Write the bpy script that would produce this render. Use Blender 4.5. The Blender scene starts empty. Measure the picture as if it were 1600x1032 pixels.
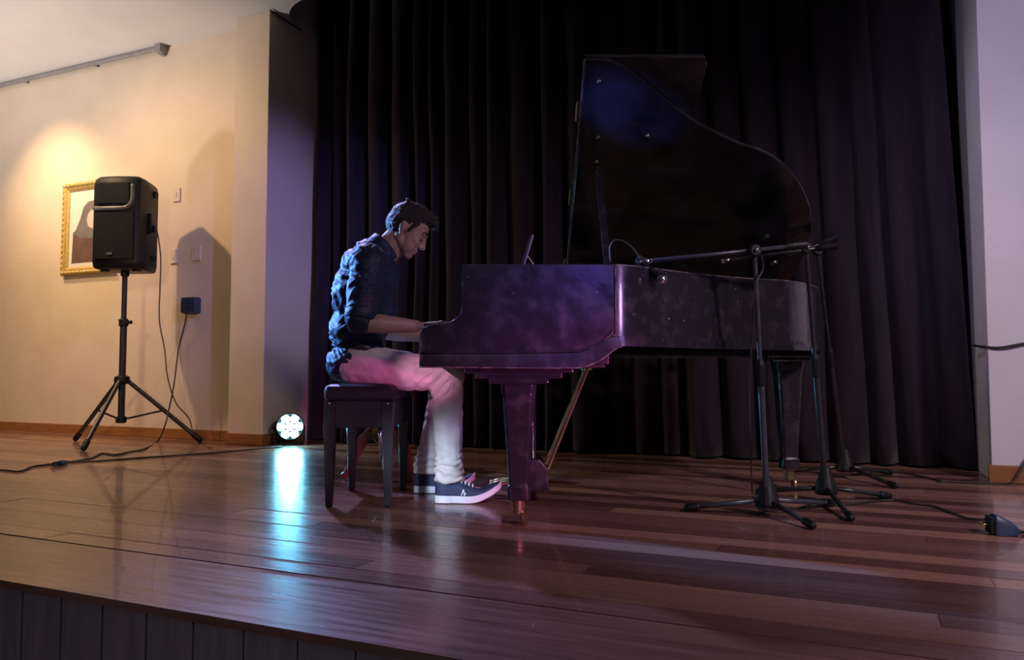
import bpy, bmesh, math, random
from mathutils import Vector, Matrix, Euler, noise
random.seed(7)
sc = bpy.context.scene
COL = sc.collection
rad = math.radians

# ------------------------------------------------------------------ camera
F = 1200.0; PITCH = math.atan(64 / 1200.0); HC = 0.578
cd = bpy.data.cameras.new('camera'); cam = bpy.data.objects.new('camera', cd); COL.objects.link(cam)
cd.sensor_width = 36; cd.lens = 36 * F / 1600.0; cd.clip_start = 0.05
cam.location = (0, 0, HC); cam.rotation_euler = (math.pi / 2 + PITCH, 0, 0)
sc.camera = cam
sc.view_settings.view_transform = 'Standard'; sc.view_settings.look = 'None'
sc.view_settings.gamma = 1; sc.view_settings.use_curve_mapping = False
sc.view_settings.exposure = 0.0

# ------------------------------------------------------------------ room frame
ANG = rad(24.0)
U = Vector((math.cos(ANG), -math.sin(ANG), 0)); N = Vector((-math.sin(ANG), -math.cos(ANG), 0))
B0 = Vector((-1.79, 6.35, 0))
ROT = Matrix((U, -N, Vector((0, 0, 1)))).transposed()      # columns: along the wall, into the wall, up
def W(s, d, z=0.0):                                         # along the back wall, out from the curtain, up
    return B0 + U * s + N * d + Vector((0, 0, z))
def ray(px, py):
    x = (px - 800) / F; y = -(py - 516) / F
    return Vector((x, math.cos(PITCH) - y * math.sin(PITCH), math.sin(PITCH) + y * math.cos(PITCH)))
CAM = Vector((0, 0, HC))
def fl(px, py, z=0.0):
    r = ray(px, py); return CAM + r * ((z - HC) / r.z)
def at(px, py, Y):
    r = ray(px, py); return CAM + r * (Y / r.y)
def onwall(px, py, d):
    r = ray(px, py); o = W(0, d); t = (o - CAM).dot(N) / r.dot(N); return CAM + r * t
def wsd(p):
    q = p - B0; return q.dot(U), q.dot(N)

# ------------------------------------------------------------------ world and lights
w = bpy.data.worlds.new('world'); sc.world = w; w.use_nodes = True
w.node_tree.nodes['Background'].inputs[0].default_value = (0.30, 0.24, 0.48, 1)
w.node_tree.nodes['Background'].inputs[1].default_value = 0.035
def look(o, target):
    o.rotation_euler = (Vector(target) - o.location).to_track_quat('-Z', 'Y').to_euler()
def spot(name, loc, target, col, power, size=60, blend=0.6, r=0.06):
    l = bpy.data.lights.new(name, 'SPOT'); l.energy = power; l.color = col
    l.spot_size = rad(size); l.spot_blend = blend; l.shadow_soft_size = r
    o = bpy.data.objects.new(name, l); COL.objects.link(o); o.location = loc; look(o, target); return o
def area(name, loc, target, col, power, sx, sy):
    l = bpy.data.lights.new(name, 'AREA'); l.energy = power; l.color = col; l.shape = 'RECTANGLE'; l.size = sx; l.size_y = sy
    o = bpy.data.objects.new(name, l); COL.objects.link(o); o.location = loc; look(o, target); return o
WARM = (1.0, 0.66, 0.34); CR_ = 4.86
# downlight over the picture, added unseen fills, lavender stage wash, coloured stage pars
spot('picture_downlight', W(-2.75, 1.25, 3.42), W(-2.66, 0.15, 1.55), WARM, 230, 78, 1.0, 0.06)
spot('speaker_shadow_light', (-4.25, 5.15, 3.38), (-2.75, 6.3, 0.6), WARM, 220, 125, 1.0, 0.05)  # added warm source, placed so the speaker's shadow lands low on the wall
spot('warm_wall_fill', (-1.2, -1.5, 1.9), W(-3.3, 0.15, 1.0), (1.0, 0.72, 0.40), 620, 37, 1.0, 0.2)  # added warm fill for the left wall, frontal to hide the speaker's shadow
spot('ceiling_fill', W(-3.6, 4.6, -0.6), W(-2.6, 1.3, 3.47), (1.0, 0.91, 0.86), 1500, 62, 1.0, 0.3)  # invented upward fill that brightens the left ceiling
area('soft_front_fill', (1.5, -4.0, 3.2), (0.8, 4.0, 0.2), (0.80, 0.72, 1.0), 16, 5.0, 2.0)  # added broad soft fill from the front, no actual fixtures
spot('lavender_wash_lamp', W(3.6, 4.2, 3.2), W(6.0, 0.3, 1.7), (0.78, 0.66, 1.0), 360, 58, 1.0, 0.15)
spot('stage_front_lamp', W(7.0, 3.9, 3.0), W(3.7, 1.0, 0.3), (1.0, 0.78, 0.88), 420, 58, 1.0, 0.15)
spot('purple_side_lamp', W(4.6, 2.6, 3.3), W(0.0, 0.2, 1.6), (0.36, 0.33, 1.0), 560, 25, 1.0, 0.1)
spot('pink_stage_par', (1.25, 0.9, 0.42), (0.12, 2.85, 0.42), (1.0, 0.15, 0.62), 170, 28, 0.8, 0.06)
spot('blue_stage_par', W(0.25, 0.75, 3.3), (-0.4, 3.4, 0.9), (0.50, 0.46, 1.0), 600, 40, 0.8, 0.08)
spot('blue_side_par', (-3.5, 4.8, 2.0), (-0.78, 3.5, 0.95), (0.13, 0.36, 1.0), 2000, 18, 0.6, 0.05)
spot('violet_front_par', (0.9, 0.1, 1.5), (0.05, 2.8, 0.82), (0.20, 0.10, 1.0), 90, 17, 1.0, 0.08)
spot('pink_knee_fill', (-1.0, 0.3, 1.1), (-0.355, 3.33, 0.58), (1.0, 0.42, 0.80), 300, 5.6, 0.6, 0.04)  # added narrow spot that tints only the pianist's thigh pink
spot('violet_corner_fill', (1.95, 1.2, 1.0), (0.40, 2.83, 0.80), (0.62, 0.34, 1.0), 60, 26, 0.9, 0.16)  # added source, positioned to put a highlight on the bend of the rim
spot('blue_lid_fill', (-1.6, 0.9, 0.9), (0.45, 3.20, 1.69), (0.10, 0.16, 1.0), 700, 5.6, 0.4, 0.05)  # added narrow spot that makes the blue patch on the lid corner
spot('apron_fill', (2.6, -1.6, 3.0), (1.7, 2.0, 0.0), (1.0, 0.80, 0.90), 240, 46, 1.0, 0.2)  # added fill to lift the floor at the front right
spot('lavender_return_fill', W(0.6, 1.7, 3.3), W(CR_, 0.2, 1.6), (0.70, 0.70, 1.0), 130, 26, 1.0, 0.12)  # added fill for the narrow wall return right of the curtain
spot('stage_front_fill', (-2.4, -1.0, -0.2), (-0.9, 1.9, -0.5), (0.95, 0.84, 0.96), 24, 50, 1.0, 0.2)  # invented low fill that lightens the boarded stage front
spot('white_leg_fill', (-1.3, 0.6, 0.9), (-0.3, 3.4, 0.12), (0.58, 0.72, 1.0), 640, 9.5, 1.0, 0.1)  # added narrow spot that whitens the pianist's shins

# ------------------------------------------------------------------ helpers
def mat(name, col, rough=0.5, metal=0.0, coat=0.0, spec=0.5, col2=None, scale=8.0, stretch=(1, 1, 1), bump=0.0, bscale=None,
        rough2=None, detail=4.0, emit=None, estr=0.0, sheen=0.0, lo=0.35, hi=0.65, rnd=0.0):
    m = bpy.data.materials.new(name); m.use_nodes = True
    nt = m.node_tree; nd = nt.nodes; lk = nt.links; b = nd['Principled BSDF']
    b.inputs['Base Color'].default_value = (*col, 1); b.inputs['Roughness'].default_value = rough
    b.inputs['Metallic'].default_value = metal; b.inputs['Coat Weight'].default_value = coat
    b.inputs['Specular IOR Level'].default_value = spec
    b.inputs['Sheen Weight'].default_value = sheen
    if emit: b.inputs['Emission Color'].default_value = (*emit, 1); b.inputs['Emission Strength'].default_value = estr
    tc = nd.new('ShaderNodeTexCoord'); mp = nd.new('ShaderNodeMapping'); mp.inputs['Scale'].default_value = stretch
    lk.new(tc.outputs['Object'], mp.inputs['Vector'])
    n = nd.new('ShaderNodeTexNoise'); n.inputs['Scale'].default_value = scale; n.inputs['Detail'].default_value = detail
    lk.new(mp.outputs['Vector'], n.inputs['Vector'])
    if col2 is not None:
        cr = nd.new('ShaderNodeValToRGB'); cr.color_ramp.elements[0].color = (*col, 1); cr.color_ramp.elements[1].color = (*col2, 1)
        cr.color_ramp.elements[0].position = lo; cr.color_ramp.elements[1].position = hi
        if rnd:
            oi = nd.new('ShaderNodeObjectInfo'); mx = nd.new('ShaderNodeMix')
            mx.inputs['Factor'].default_value = rnd
            lk.new(n.outputs['Fac'], mx.inputs['A']); lk.new(oi.outputs['Random'], mx.inputs['B']); lk.new(mx.outputs['Result'], cr.inputs['Fac'])
        else:
            lk.new(n.outputs['Fac'], cr.inputs['Fac'])
        lk.new(cr.outputs['Color'], b.inputs['Base Color'])
    if rough2 is not None:
        mr = nd.new('ShaderNodeMapRange'); mr.inputs['From Min'].default_value = 0.3; mr.inputs['From Max'].default_value = 0.7
        mr.inputs['To Min'].default_value = rough; mr.inputs['To Max'].default_value = rough2
        lk.new(n.outputs['Fac'], mr.inputs['Value']); lk.new(mr.outputs['Result'], b.inputs['Roughness'])
    if bump:
        n2 = nd.new('ShaderNodeTexNoise'); n2.inputs['Scale'].default_value = bscale or scale * 4; n2.inputs['Detail'].default_value = 3
        lk.new(mp.outputs['Vector'], n2.inputs['Vector'])
        bp = nd.new('ShaderNodeBump'); bp.inputs['Strength'].default_value = bump; bp.inputs['Distance'].default_value = 0.01
        lk.new(n2.outputs['Fac'], bp.inputs['Height']); lk.new(bp.outputs['Normal'], b.inputs['Normal'])
    return m

M = {}
M['wall'] = mat('wall_paint', (0.62, 0.51, 0.40), 0.55, col2=(0.66, 0.55, 0.44), scale=3, bump=0.15, bscale=60)
M['wall_white'] = mat('white_wall_paint', (0.62, 0.58, 0.60), 0.6, col2=(0.66, 0.62, 0.64), scale=3, bump=0.15, bscale=60)
M['ceil'] = mat('ceiling_paint', (0.62, 0.59, 0.57), 0.7, col2=(0.66, 0.63, 0.60), scale=2, bump=0.1, bscale=50)
M['base'] = mat('baseboard_wood', (0.24, 0.095, 0.03), 0.35, col2=(0.32, 0.14, 0.05), scale=6, stretch=(1, 1, 12))
M['dark'] = mat('dark_void_paint', (0.02, 0.02, 0.025), 0.9, col2=(0.03, 0.03, 0.035))
M['cladding'] = mat('stage_front_wood', (0.20, 0.17, 0.18), 0.5, col2=(0.26, 0.225, 0.23), scale=6, stretch=(6, 6, 0.6), bump=0.1)
M['hall'] = mat('hall_floor_tile', (0.12, 0.10, 0.09), 0.5, col2=(0.15, 0.12, 0.11))
M['black'] = mat('black_plastic', (0.006, 0.006, 0.008), 0.5, spec=0.3, col2=(0.009, 0.009, 0.011), scale=20, bump=0.15, bscale=300)
M['grille'] = mat('black_grille', (0.004, 0.004, 0.006), 0.65, spec=0.2, col2=(0.007, 0.007, 0.009), scale=200, bump=0.4, bscale=500)
M['blackmetal'] = mat('black_metal', (0.016, 0.016, 0.02), 0.3, spec=0.5, col2=(0.024, 0.024, 0.03), scale=30)
M['greymetal'] = mat('grey_stand_metal', (0.05, 0.05, 0.07), 0.35, metal=0.3, col2=(0.07, 0.07, 0.09), scale=30)
M['chrome'] = mat('chrome', (0.7, 0.7, 0.74), 0.15, metal=1.0, col2=(0.75, 0.75, 0.78), scale=30)
M['brass'] = mat('worn_brass', (0.42, 0.33, 0.16), 0.35, metal=0.9, col2=(0.28, 0.22, 0.12), scale=30)
M['cable'] = mat('black_cable', (0.02, 0.016, 0.016), 0.5, col2=(0.03, 0.025, 0.025))
M['cabletan'] = mat('tan_cable', (0.16, 0.11, 0.06), 0.5, col2=(0.12, 0.08, 0.05))
M['grey'] = mat('grey_conduit', (0.22, 0.20, 0.19), 0.5, col2=(0.27, 0.25, 0.24), scale=12)
M['plate'] = mat('wall_plate', (0.58, 0.50, 0.42), 0.45, col2=(0.62, 0.54, 0.46))
M['bluebox'] = mat('dark_blue_box', (0.02, 0.035, 0.075), 0.4, col2=(0.03, 0.05, 0.10), scale=14)
M['piano'] = mat('worn_black_lacquer', (0.016, 0.013, 0.018), 0.16, coat=0.5, col2=(0.045, 0.038, 0.047), scale=16, lo=0.52, hi=0.85,
                 rough2=0.34, detail=8, bump=0.03, bscale=60)
def chips(m):
    nt = m.node_tree; nd = nt.nodes; lk = nt.links; b = nd['Principled BSDF']
    src = b.inputs['Base Color'].links[0].from_socket
    n = nd.new('ShaderNodeTexNoise'); n.inputs['Scale'].default_value = 70; n.inputs['Detail'].default_value = 2
    tc = nd.new('ShaderNodeTexCoord'); lk.new(tc.outputs['Object'], n.inputs['Vector'])
    mr = nd.new('ShaderNodeMapRange'); mr.inputs['From Min'].default_value = 0.74; mr.inputs['From Max'].default_value = 0.78
    lk.new(n.outputs['Fac'], mr.inputs['Value'])
    mx = nd.new('ShaderNodeMix'); mx.data_type = 'RGBA'; lk.new(mr.outputs['Result'], mx.inputs[0]); lk.new(src, mx.inputs[6]); mx.inputs[7].default_value = (0.35, 0.33, 0.34, 1)
    lk.new(mx.outputs[2], b.inputs['Base Color'])
chips(M['piano'])
M['lid'] = mat('polished_black_lacquer', (0.006, 0.006, 0.008), 0.12, coat=0.4, col2=(0.020, 0.020, 0.026), scale=6, rough2=0.2)
M['wear'] = mat('worn_edge_lacquer', (0.16, 0.13, 0.13), 0.4, col2=(0.03, 0.025, 0.03), scale=30, lo=0.42, hi=0.6, detail=6)
M['gold'] = mat('iron_plate_gold', (0.25, 0.17, 0.06), 0.4, metal=0.7, col2=(0.30, 0.21, 0.08))
M['ivory'] = mat('ivory_key', (0.6, 0.57, 0.48), 0.3, col2=(0.65, 0.62, 0.54))
M['ebony'] = mat('ebony_key', (0.01, 0.01, 0.012), 0.25, col2=(0.016, 0.016, 0.018))
M['felt'] = mat('red_felt', (0.15, 0.01, 0.015), 0.9, col2=(0.2, 0.015, 0.02))
M['bench'] = mat('bench_black_wood', (0.005, 0.006, 0.008), 0.34, coat=0.1, col2=(0.008, 0.009, 0.012), scale=10)
M['leather'] = mat('bench_leather', (0.006, 0.007, 0.010), 0.45, col2=(0.010, 0.011, 0.015), scale=40, bump=0.3, bscale=160)
M['stoolwood'] = mat('stool_brown_wood', (0.11, 0.045, 0.022), 0.4, col2=(0.17, 0.07, 0.03), scale=8, stretch=(1, 1, 6))
M['skin'] = mat('skin', (0.37, 0.21, 0.155), 0.5, col2=(0.41, 0.24, 0.175), scale=14, bump=0.05, bscale=200)
M['hair'] = mat('dark_hair', (0.030, 0.022, 0.022), 0.42, col2=(0.06, 0.045, 0.042), scale=30, stretch=(1, 4, 4), bump=0.8, bscale=120)
M['shirt'] = mat('navy_shirt_cloth', (0.008, 0.015, 0.046), 0.6, col2=(0.011, 0.020, 0.058), scale=24, sheen=0.05, bump=0.1, bscale=300)
M['trouser'] = mat('light_chino_cloth', (0.55, 0.49, 0.44), 0.8, col2=(0.60, 0.54, 0.48), scale=24, sheen=0.1, bump=0.1, bscale=260)
M['shoe'] = mat('navy_canvas', (0.012, 0.018, 0.05), 0.7, col2=(0.02, 0.028, 0.07), scale=60, bump=0.2, bscale=300)
M['sole'] = mat('white_rubber', (0.68, 0.68, 0.70), 0.5, col2=(0.60, 0.60, 0.62), scale=20)
M['belt'] = mat('belt_leather', (0.012, 0.010, 0.010), 0.4, col2=(0.02, 0.016, 0.016))
M['eye'] = mat('lowered_eyelid', (0.33, 0.18, 0.135), 0.4, col2=(0.36, 0.20, 0.15))
M['frame'] = mat('gilt_frame', (0.50, 0.33, 0.09), 0.4, metal=0.5, col2=(0.62, 0.44, 0.16), scale=40, bump=0.3, bscale=90)
M['paper'] = mat('print_paper', (0.62, 0.60, 0.54), 0.6, col2=(0.66, 0.63, 0.57))
M['robe'] = mat('print_dark_robe', (0.10, 0.055, 0.05), 0.6, col2=(0.15, 0.08, 0.07), scale=5)
M['veil'] = mat('print_grey_veil', (0.13, 0.11, 0.115), 0.6, col2=(0.17, 0.15, 0.15), scale=5)
M['face'] = mat('print_pale_face', (0.52, 0.42, 0.40), 0.6, col2=(0.56, 0.46, 0.43))
M['badge'] = mat('grey_badge', (0.11, 0.11, 0.12), 0.35, col2=(0.14, 0.14, 0.15))
M['lens'] = mat('lit_led_lens', (0.4, 0.9, 1.0), 0.3, emit=(0.30, 0.92, 1.0), estr=55.0, col2=(0.45, 0.9, 1.0))
M['sheet'] = mat('music_paper', (0.7, 0.7, 0.68), 0.6, col2=(0.66, 0.66, 0.64))

# stage boards: colour of each board from its own random value, varnished
def plank_mat():
    m = mat('varnished_stage_boards', (0.11, 0.048, 0.040), 0.20, coat=0.25, col2=(0.38, 0.21, 0.16), scale=5, stretch=(0.5, 9, 9),
            lo=0.18, hi=0.92, rnd=0.72, detail=6, rough2=0.32, bump=0.05, bscale=9)
    return m
M['plank'] = plank_mat()
M['apron'] = mat('varnished_apron_board', (0.15, 0.070, 0.052), 0.24, coat=0.2, col2=(0.30, 0.16, 0.115), scale=5, stretch=(0.5, 9, 9), lo=0.25, hi=0.8, rnd=0.3, rough2=0.38, bump=0.05, bscale=9)
def curtain_mat():
    return mat('dark_velvet', (0.020, 0.014, 0.022), 0.9, spec=0.12, col2=(0.029, 0.021, 0.030), scale=5, stretch=(3, 3, 0.4), sheen=0.12, bump=0.1, bscale=150)
M['curtain'] = curtain_mat()

class MB:
    def __init__(s): s.v = []; s.f = []
    def add(s, vs, fs):
        k = len(s.v); s.v += [Vector(v) for v in vs]; s.f += [[i + k for i in f] for f in fs]; return s
    def box(s, c, size, R=None):
        c = Vector(c); hx, hy, hz = size[0] / 2, size[1] / 2, size[2] / 2
        vs = [Vector((x, y, z)) for x in (-hx, hx) for y in (-hy, hy) for z in (-hz, hz)]
        if R is not None: vs = [R @ v for v in vs]
        return s.add([c + v for v in vs], [(0, 1, 3, 2), (4, 6, 7, 5), (0, 4, 5, 1), (2, 3, 7, 6), (0, 2, 6, 4), (1, 5, 7, 3)])
    def rings(s, rings, cap=True, closed=True):
        n = len(rings[0]); k = len(s.v)
        for r in rings: s.v += [Vector(p) for p in r]
        for i in range(len(rings) - 1):
            for j in range(n if closed else n - 1):
                a = k + i * n + j; b = k + i * n + (j + 1) % n
                s.f.append([a, b, b + n, a + n])
        if cap:
            s.f.append([k + j for j in range(n)][::-1]); s.f.append([k + (len(rings) - 1) * n + j for j in range(n)])
        return s
    def tube(s, pts, r, n=10, cap=True, flat=None):
        pts = [Vector(p) for p in pts]; rs = r if isinstance(r, (list, tuple)) else [r] * len(pts)
        t0 = (pts[1] - pts[0]).normalized(); a = Vector((0, 0, 1)) if abs(t0.z) < 0.9 else Vector((1, 0, 0))
        x = t0.cross(a).normalized(); rr = []
        for i, p in enumerate(pts):
            t = (pts[min(i + 1, len(pts) - 1)] - pts[max(i - 1, 0)]).normalized()
            x = (x - t * x.dot(t)).normalized(); y = t.cross(x)
            rr.append([p + (x * math.cos(2 * math.pi * j / n) + y * math.sin(2 * math.pi * j / n)) * rs[i] for j in range(n)])
        return s.rings(rr, cap)
    def capsule(s, p0, p1, r0, r1, n=14):
        p0 = Vector(p0); p1 = Vector(p1); d = p1 - p0; L = d.length; t = d / L
        pts = []; rs = []
        for a in (80, 55, 28): pts.append(p0 - t * r0 * math.sin(rad(a))); rs.append(r0 * math.cos(rad(a)))
        for k in range(5): q = k / 4; pts.append(p0 + d * q); rs.append(r0 + (r1 - r0) * q)
        for a in (28, 55, 80): pts.append(p1 + t * r1 * math.sin(rad(a))); rs.append(r1 * math.cos(rad(a)))
        return s.tube(pts, rs, n)
    def ell(s, c, r, R=None, n=18, m=12):
        c = Vector(c); rr = []
        for i in range(m + 1):
            ph = -math.pi / 2 + math.pi * (i + 0.02) / (m + 0.04); ring = []
            for j in range(n):
                th = 2 * math.pi * j / n
                v = Vector((r[0] * math.cos(ph) * math.cos(th), r[1] * math.cos(ph) * math.sin(th), r[2] * math.sin(ph)))
                if R is not None: v = R @ v
                ring.append(c + v)
            rr.append(ring)
        return s.rings(rr, True)
    def lathe(s, prof, o, R=None, n=24, cap=True):
        o = Vector(o); rr = []
        for r, z in prof:
            ring = []
            for j in range(n):
                th = 2 * math.pi * j / n; v = Vector((r * math.cos(th), r * math.sin(th), z))
                if R is not None: v = R @ v
                ring.append(o + v)
            rr.append(ring)
        return s.rings(rr, cap)
    def prism(s, poly, f0, f1):                       # f0/f1 map a 2D point to 3D on each end
        return s.rings([[f0(*p) for p in poly], [f1(*p) for p in poly]], True)
    def build(s, name, m, parent=None, smooth=False, bevel=0.0, segs=2, autosmooth=None):
        me = bpy.data.meshes.new(name); off = pos(parent)
        me.from_pydata([v - off for v in s.v], [], s.f); me.update()
        bm = bmesh.new(); bm.from_mesh(me); bmesh.ops.recalc_face_normals(bm, faces=bm.faces)
        if bevel:
            es = [e for e in bm.edges if len(e.link_faces) == 2 and e.calc_face_angle(0) > rad(35)]
            bmesh.ops.bevel(bm, geom=es, offset=bevel, segments=segs, affect='EDGES', profile=0.5, clamp_overlap=True)
        for f in bm.faces: f.smooth = smooth or bool(bevel)
        if bevel or autosmooth:
            for e in bm.edges:
                if len(e.link_faces) == 2 and e.calc_face_angle(0) > rad(autosmooth or 40): e.smooth = False
        bm.to_mesh(me); bm.free()
        o = link(name, me, m, parent)
        if bevel:
            wn = o.modifiers.new('wn', 'WEIGHTED_NORMAL'); wn.keep_sharp = True; wn.weight = 90
        return o
def pos(o):
    p = Vector((0, 0, 0))
    while o is not None: p = p + o.location; o = o.parent
    return p
def link(name, me, m, parent=None):
    o = bpy.data.objects.new(name, me); COL.objects.link(o)
    if m: me.materials.clear(); me.materials.append(M[m])
    o.parent = parent; return o
def tag(o, label, cat, group=None, kind=None):
    o['label'] = label
    if cat: o['category'] = cat
    if group: o['group'] = group
    if kind: o['kind'] = kind
    return o
def thing(name, loc, label, cat, group=None):
    o = bpy.data.objects.new(name, None); COL.objects.link(o); o.location = loc; o.empty_display_size = 0.1
    return tag(o, label, cat, group)
def struct(o, label=None):
    o['kind'] = 'structure'
    if label: o['label'] = label
    return o
def wbox(mb, s0, s1, d0, d1, z0, z1):
    return mb.box(W((s0 + s1) / 2, (d0 + d1) / 2, (z0 + z1) / 2), (s1 - s0, d1 - d0, z1 - z0), ROT)
def bake(mb, name, m, parent, voxel, smooth=6, fac=0.5, post=None):
    """closed overlapping solids -> one continuous skin"""
    me = bpy.data.meshes.new(name); me.from_pydata(mb.v, [], mb.f); me.update()
    bm = bmesh.new(); bm.from_mesh(me); bmesh.ops.recalc_face_normals(bm, faces=bm.faces); bm.to_mesh(me); bm.free()
    t = bpy.data.objects.new('tmp', me); COL.objects.link(t)
    r = t.modifiers.new('r', 'REMESH'); r.mode = 'VOXEL'; r.voxel_size = voxel; r.use_smooth_shade = True
    sm = t.modifiers.new('s', 'SMOOTH'); sm.factor = fac; sm.iterations = smooth
    dg = bpy.context.evaluated_depsgraph_get(); out = bpy.data.meshes.new_from_object(t.evaluated_get(dg))
    bpy.data.objects.remove(t); bpy.data.meshes.remove(me); out.name = name
    if post:
        ns = [v.normal.copy() for v in out.vertices]
        for v, nn in zip(out.vertices, ns): v.co = post(v.co, nn)
    off = pos(parent)
    for v in out.vertices: v.co -= off
    for p in out.polygons: p.use_smooth = True
    out.update()
    return link(name, out, m, parent)
def spline(pts, k=8):
    pts = [Vector(p) for p in pts]; P = [pts[0] * 2 - pts[1]] + pts + [pts[-1] * 2 - pts[-2]]; out = []
    for i in range(1, len(P) - 2):
        for j in range(k):
            t = j / k; a, b, c, d = P[i - 1], P[i], P[i + 1], P[i + 2]
            out.append(0.5 * ((2 * b) + (c - a) * t + (2 * a - 5 * b + 4 * c - d) * t * t + (3 * b - a - 3 * c + d) * t ** 3))
    out.append(pts[-1]); return out

# ------------------------------------------------------------------ the setting
CEIL = 3.47; EDGE = 3.64; APR = 3.28
S0, S1 = -5.2, 6.8
floor = struct(wbox(MB(), S0, S1, -0.6, EDGE - 0.03, -0.12, -0.024).build('floor', 'dark'), 'varnished wooden stage floor of long boards')
rows = 36; pw = (APR + 0.58) / rows
unit = {}
def plank(s0, s1, d0, d1, m='plank', z1=0.0):
    mb = wbox(MB(), s0 + 0.0008, s1 - 0.0008, d0 + 0.0007, d1 - 0.0007, -0.024, z1)
    o = mb.build('plank', m, floor)
    # local frame along the board so the grain follows it
    me = o.data; R = ROT.to_4x4().inverted(); c = W((s0 + s1) / 2, (d0 + d1) / 2, 0)
    me.transform(Matrix.Translation(-c)); me.transform(R); o.location = c - floor.location; o.rotation_euler = ROT.to_euler()
    return o
for i in range(rows):
    d0 = -0.58 + i * pw; s = S0 + random.uniform(-2.2, 0)
    while s < S1:
        L = random.uniform(2.4, 4.4); a = max(s, S0); b = min(s + L, S1)
        if b - a > 0.05: plank(a, b, d0, d0 + pw, z1=random.uniform(-0.0012, 0.0))
        s += L
for a, b in ((S0, -1.7), (-1.7, 1.5), (1.5, 4.4), (4.4, S1)):
    plank(a, b, APR + 0.002, EDGE + 0.03, 'apron', -0.003)
front = struct(wbox(MB(), S0, S1, EDGE - 0.06, EDGE - 0.025, -1.05, -0.03).build('wall_stage_front', 'dark'), 'dark boarded front of the stage below the edge')
k = 0; s = S0
while s < S1 - 0.08:
    wbox(MB(), s + 0.001, s + 0.079, EDGE - 0.025, EDGE - 0.004 - 0.004 * (k % 2), -1.04, -0.03).build('front_board', 'cladding', front); s += 0.08; k += 1
struct(wbox(MB(), S0, S1, EDGE - 0.06, 9.0, -1.15, -1.05).build('floor_hall', 'hall'), 'floor of the hall in front of the stage')

WL = 0.20; PF = 0.37
pil_s, _ = wsd(onwall(357, 600, PF))
struct(wbox(MB(), S0, -0.35, WL - 0.30, WL, 0, CEIL).build('wall_left', 'wall'), 'cream wall behind the loudspeaker')
struct(wbox(MB(), pil_s, 0.0, -0.5, PF, 0, CEIL).build('trim_1', 'wall', bevel=0.008), 'plain pilaster at the left edge of the stage curtain')
CR = 4.86
struct(wbox(MB(), CR, S1, -0.5, PF, 0, CEIL).build('wall_right', 'wall_white', bevel=0.008), 'pale wall at the right of the stage curtain')
struct(wbox(MB(), -0.4, CR + 0.3, -0.75, -0.6, 0, 4.4).build('wall_back', 'dark'), 'dark wall behind the curtain')
b = struct(wbox(MB(), S0, pil_s, WL, WL + 0.018, 0, 0.085).build('baseboard_left', 'base', bevel=0.006), 'brown wooden baseboard under the cream wall')
wbox(MB(), pil_s - 0.016, 0.016, PF, PF + 0.016, 0, 0.085).build('pilaster_baseboard', 'base', b, bevel=0.006)
wbox(MB(), 0.0, 0.016, -0.1, PF, 0, 0.085).build('pilaster_baseboard', 'base', b, bevel=0.006)
struct(wbox(MB(), CR - 0.016, S1, PF, PF + 0.018, 0, 0.09).build('baseboard_right', 'base', bevel=0.006), 'brown wooden baseboard under the pale wall')
# ceiling with a rounded slot over the curtain
ed = [(-0.5, -0.6), (0.0, -0.6), (0.0, 0.0)]
for a in range(0, 91, 10): ed.append((0.5 - 0.5 * math.cos(rad(a)), 0.02 + 0.40 * math.sin(rad(a))))
ed += [(CR - 0.01, 0.42), (CR - 0.01, -0.6), (S1, -0.6), (S1, 6.5), (S0, 6.5), (S0, -0.6)]
struct(MB().prism(ed, lambda s, d: W(s, d, CEIL), lambda s, d: W(s, d, CEIL + 0.9)).build('ceiling', 'ceil'), 'smooth pale plaster ceiling over the stage')
struct(wbox(MB(), -0.5, CR + 0.3, -0.75, 0.6, CEIL + 0.9, CEIL + 1.0).build('ceiling_slot', 'dark'), 'dark top of the curtain slot')

# stage curtain
def curtain():
    ns, nz = 760, 26; mb = MB(); rnd = random.Random(3)
    cuts = [0.0]
    while cuts[-1] < 1: cuts.append(cuts[-1] + rnd.uniform(0.028, 0.056))
    amps = [rnd.uniform(0.5, 1.25) for _ in cuts]
    def fold(t):
        for i in range(len(cuts) - 1):
            if cuts[i] <= t < cuts[i + 1]:
                q = (t - cuts[i]) / (cuts[i + 1] - cuts[i]); return amps[i] * (0.5 - 0.5 * math.cos(2 * math.pi * q)) ** 0.55
        return 0
    ring = []
    for k in range(nz + 1):
        z = 0.015 + (CEIL + 0.75 - 0.015) * k / nz; row = []
        for i in range(ns + 1):
            t = i / ns
            tt = t + 0.010 * noise.noise(Vector((t * 9, z * 0.5, 1.3))) + 0.004 * noise.noise(Vector((t * 40, z * 0.9, 4)))
            s = 0.01 + t * (CR - 0.02 - 0.17 * (z / 4.2))
            sw = 1.15 - 0.5 * z / 4.2
            d = -0.24 + 0.15 * sw * fold(min(max(tt, 0), 0.9999)) + 0.05 * noise.noise(Vector((t * 7, z * 0.35, 0))) + 0.012 * noise.noise(Vector((t * 60, z * 1.2, 7)))
            row.append(W(s, d, z))
        ring.append(row)
    mb.rings(ring, cap=False, closed=False)
    o = mb.build('stage_curtain', 'curtain', smooth=True)
    so = o.modifiers.new('thick', 'SOLIDIFY'); so.thickness = 0.006
    return o
tag(curtain(), 'dark floor-length velvet stage curtain with deep vertical folds', 'curtain')

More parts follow.
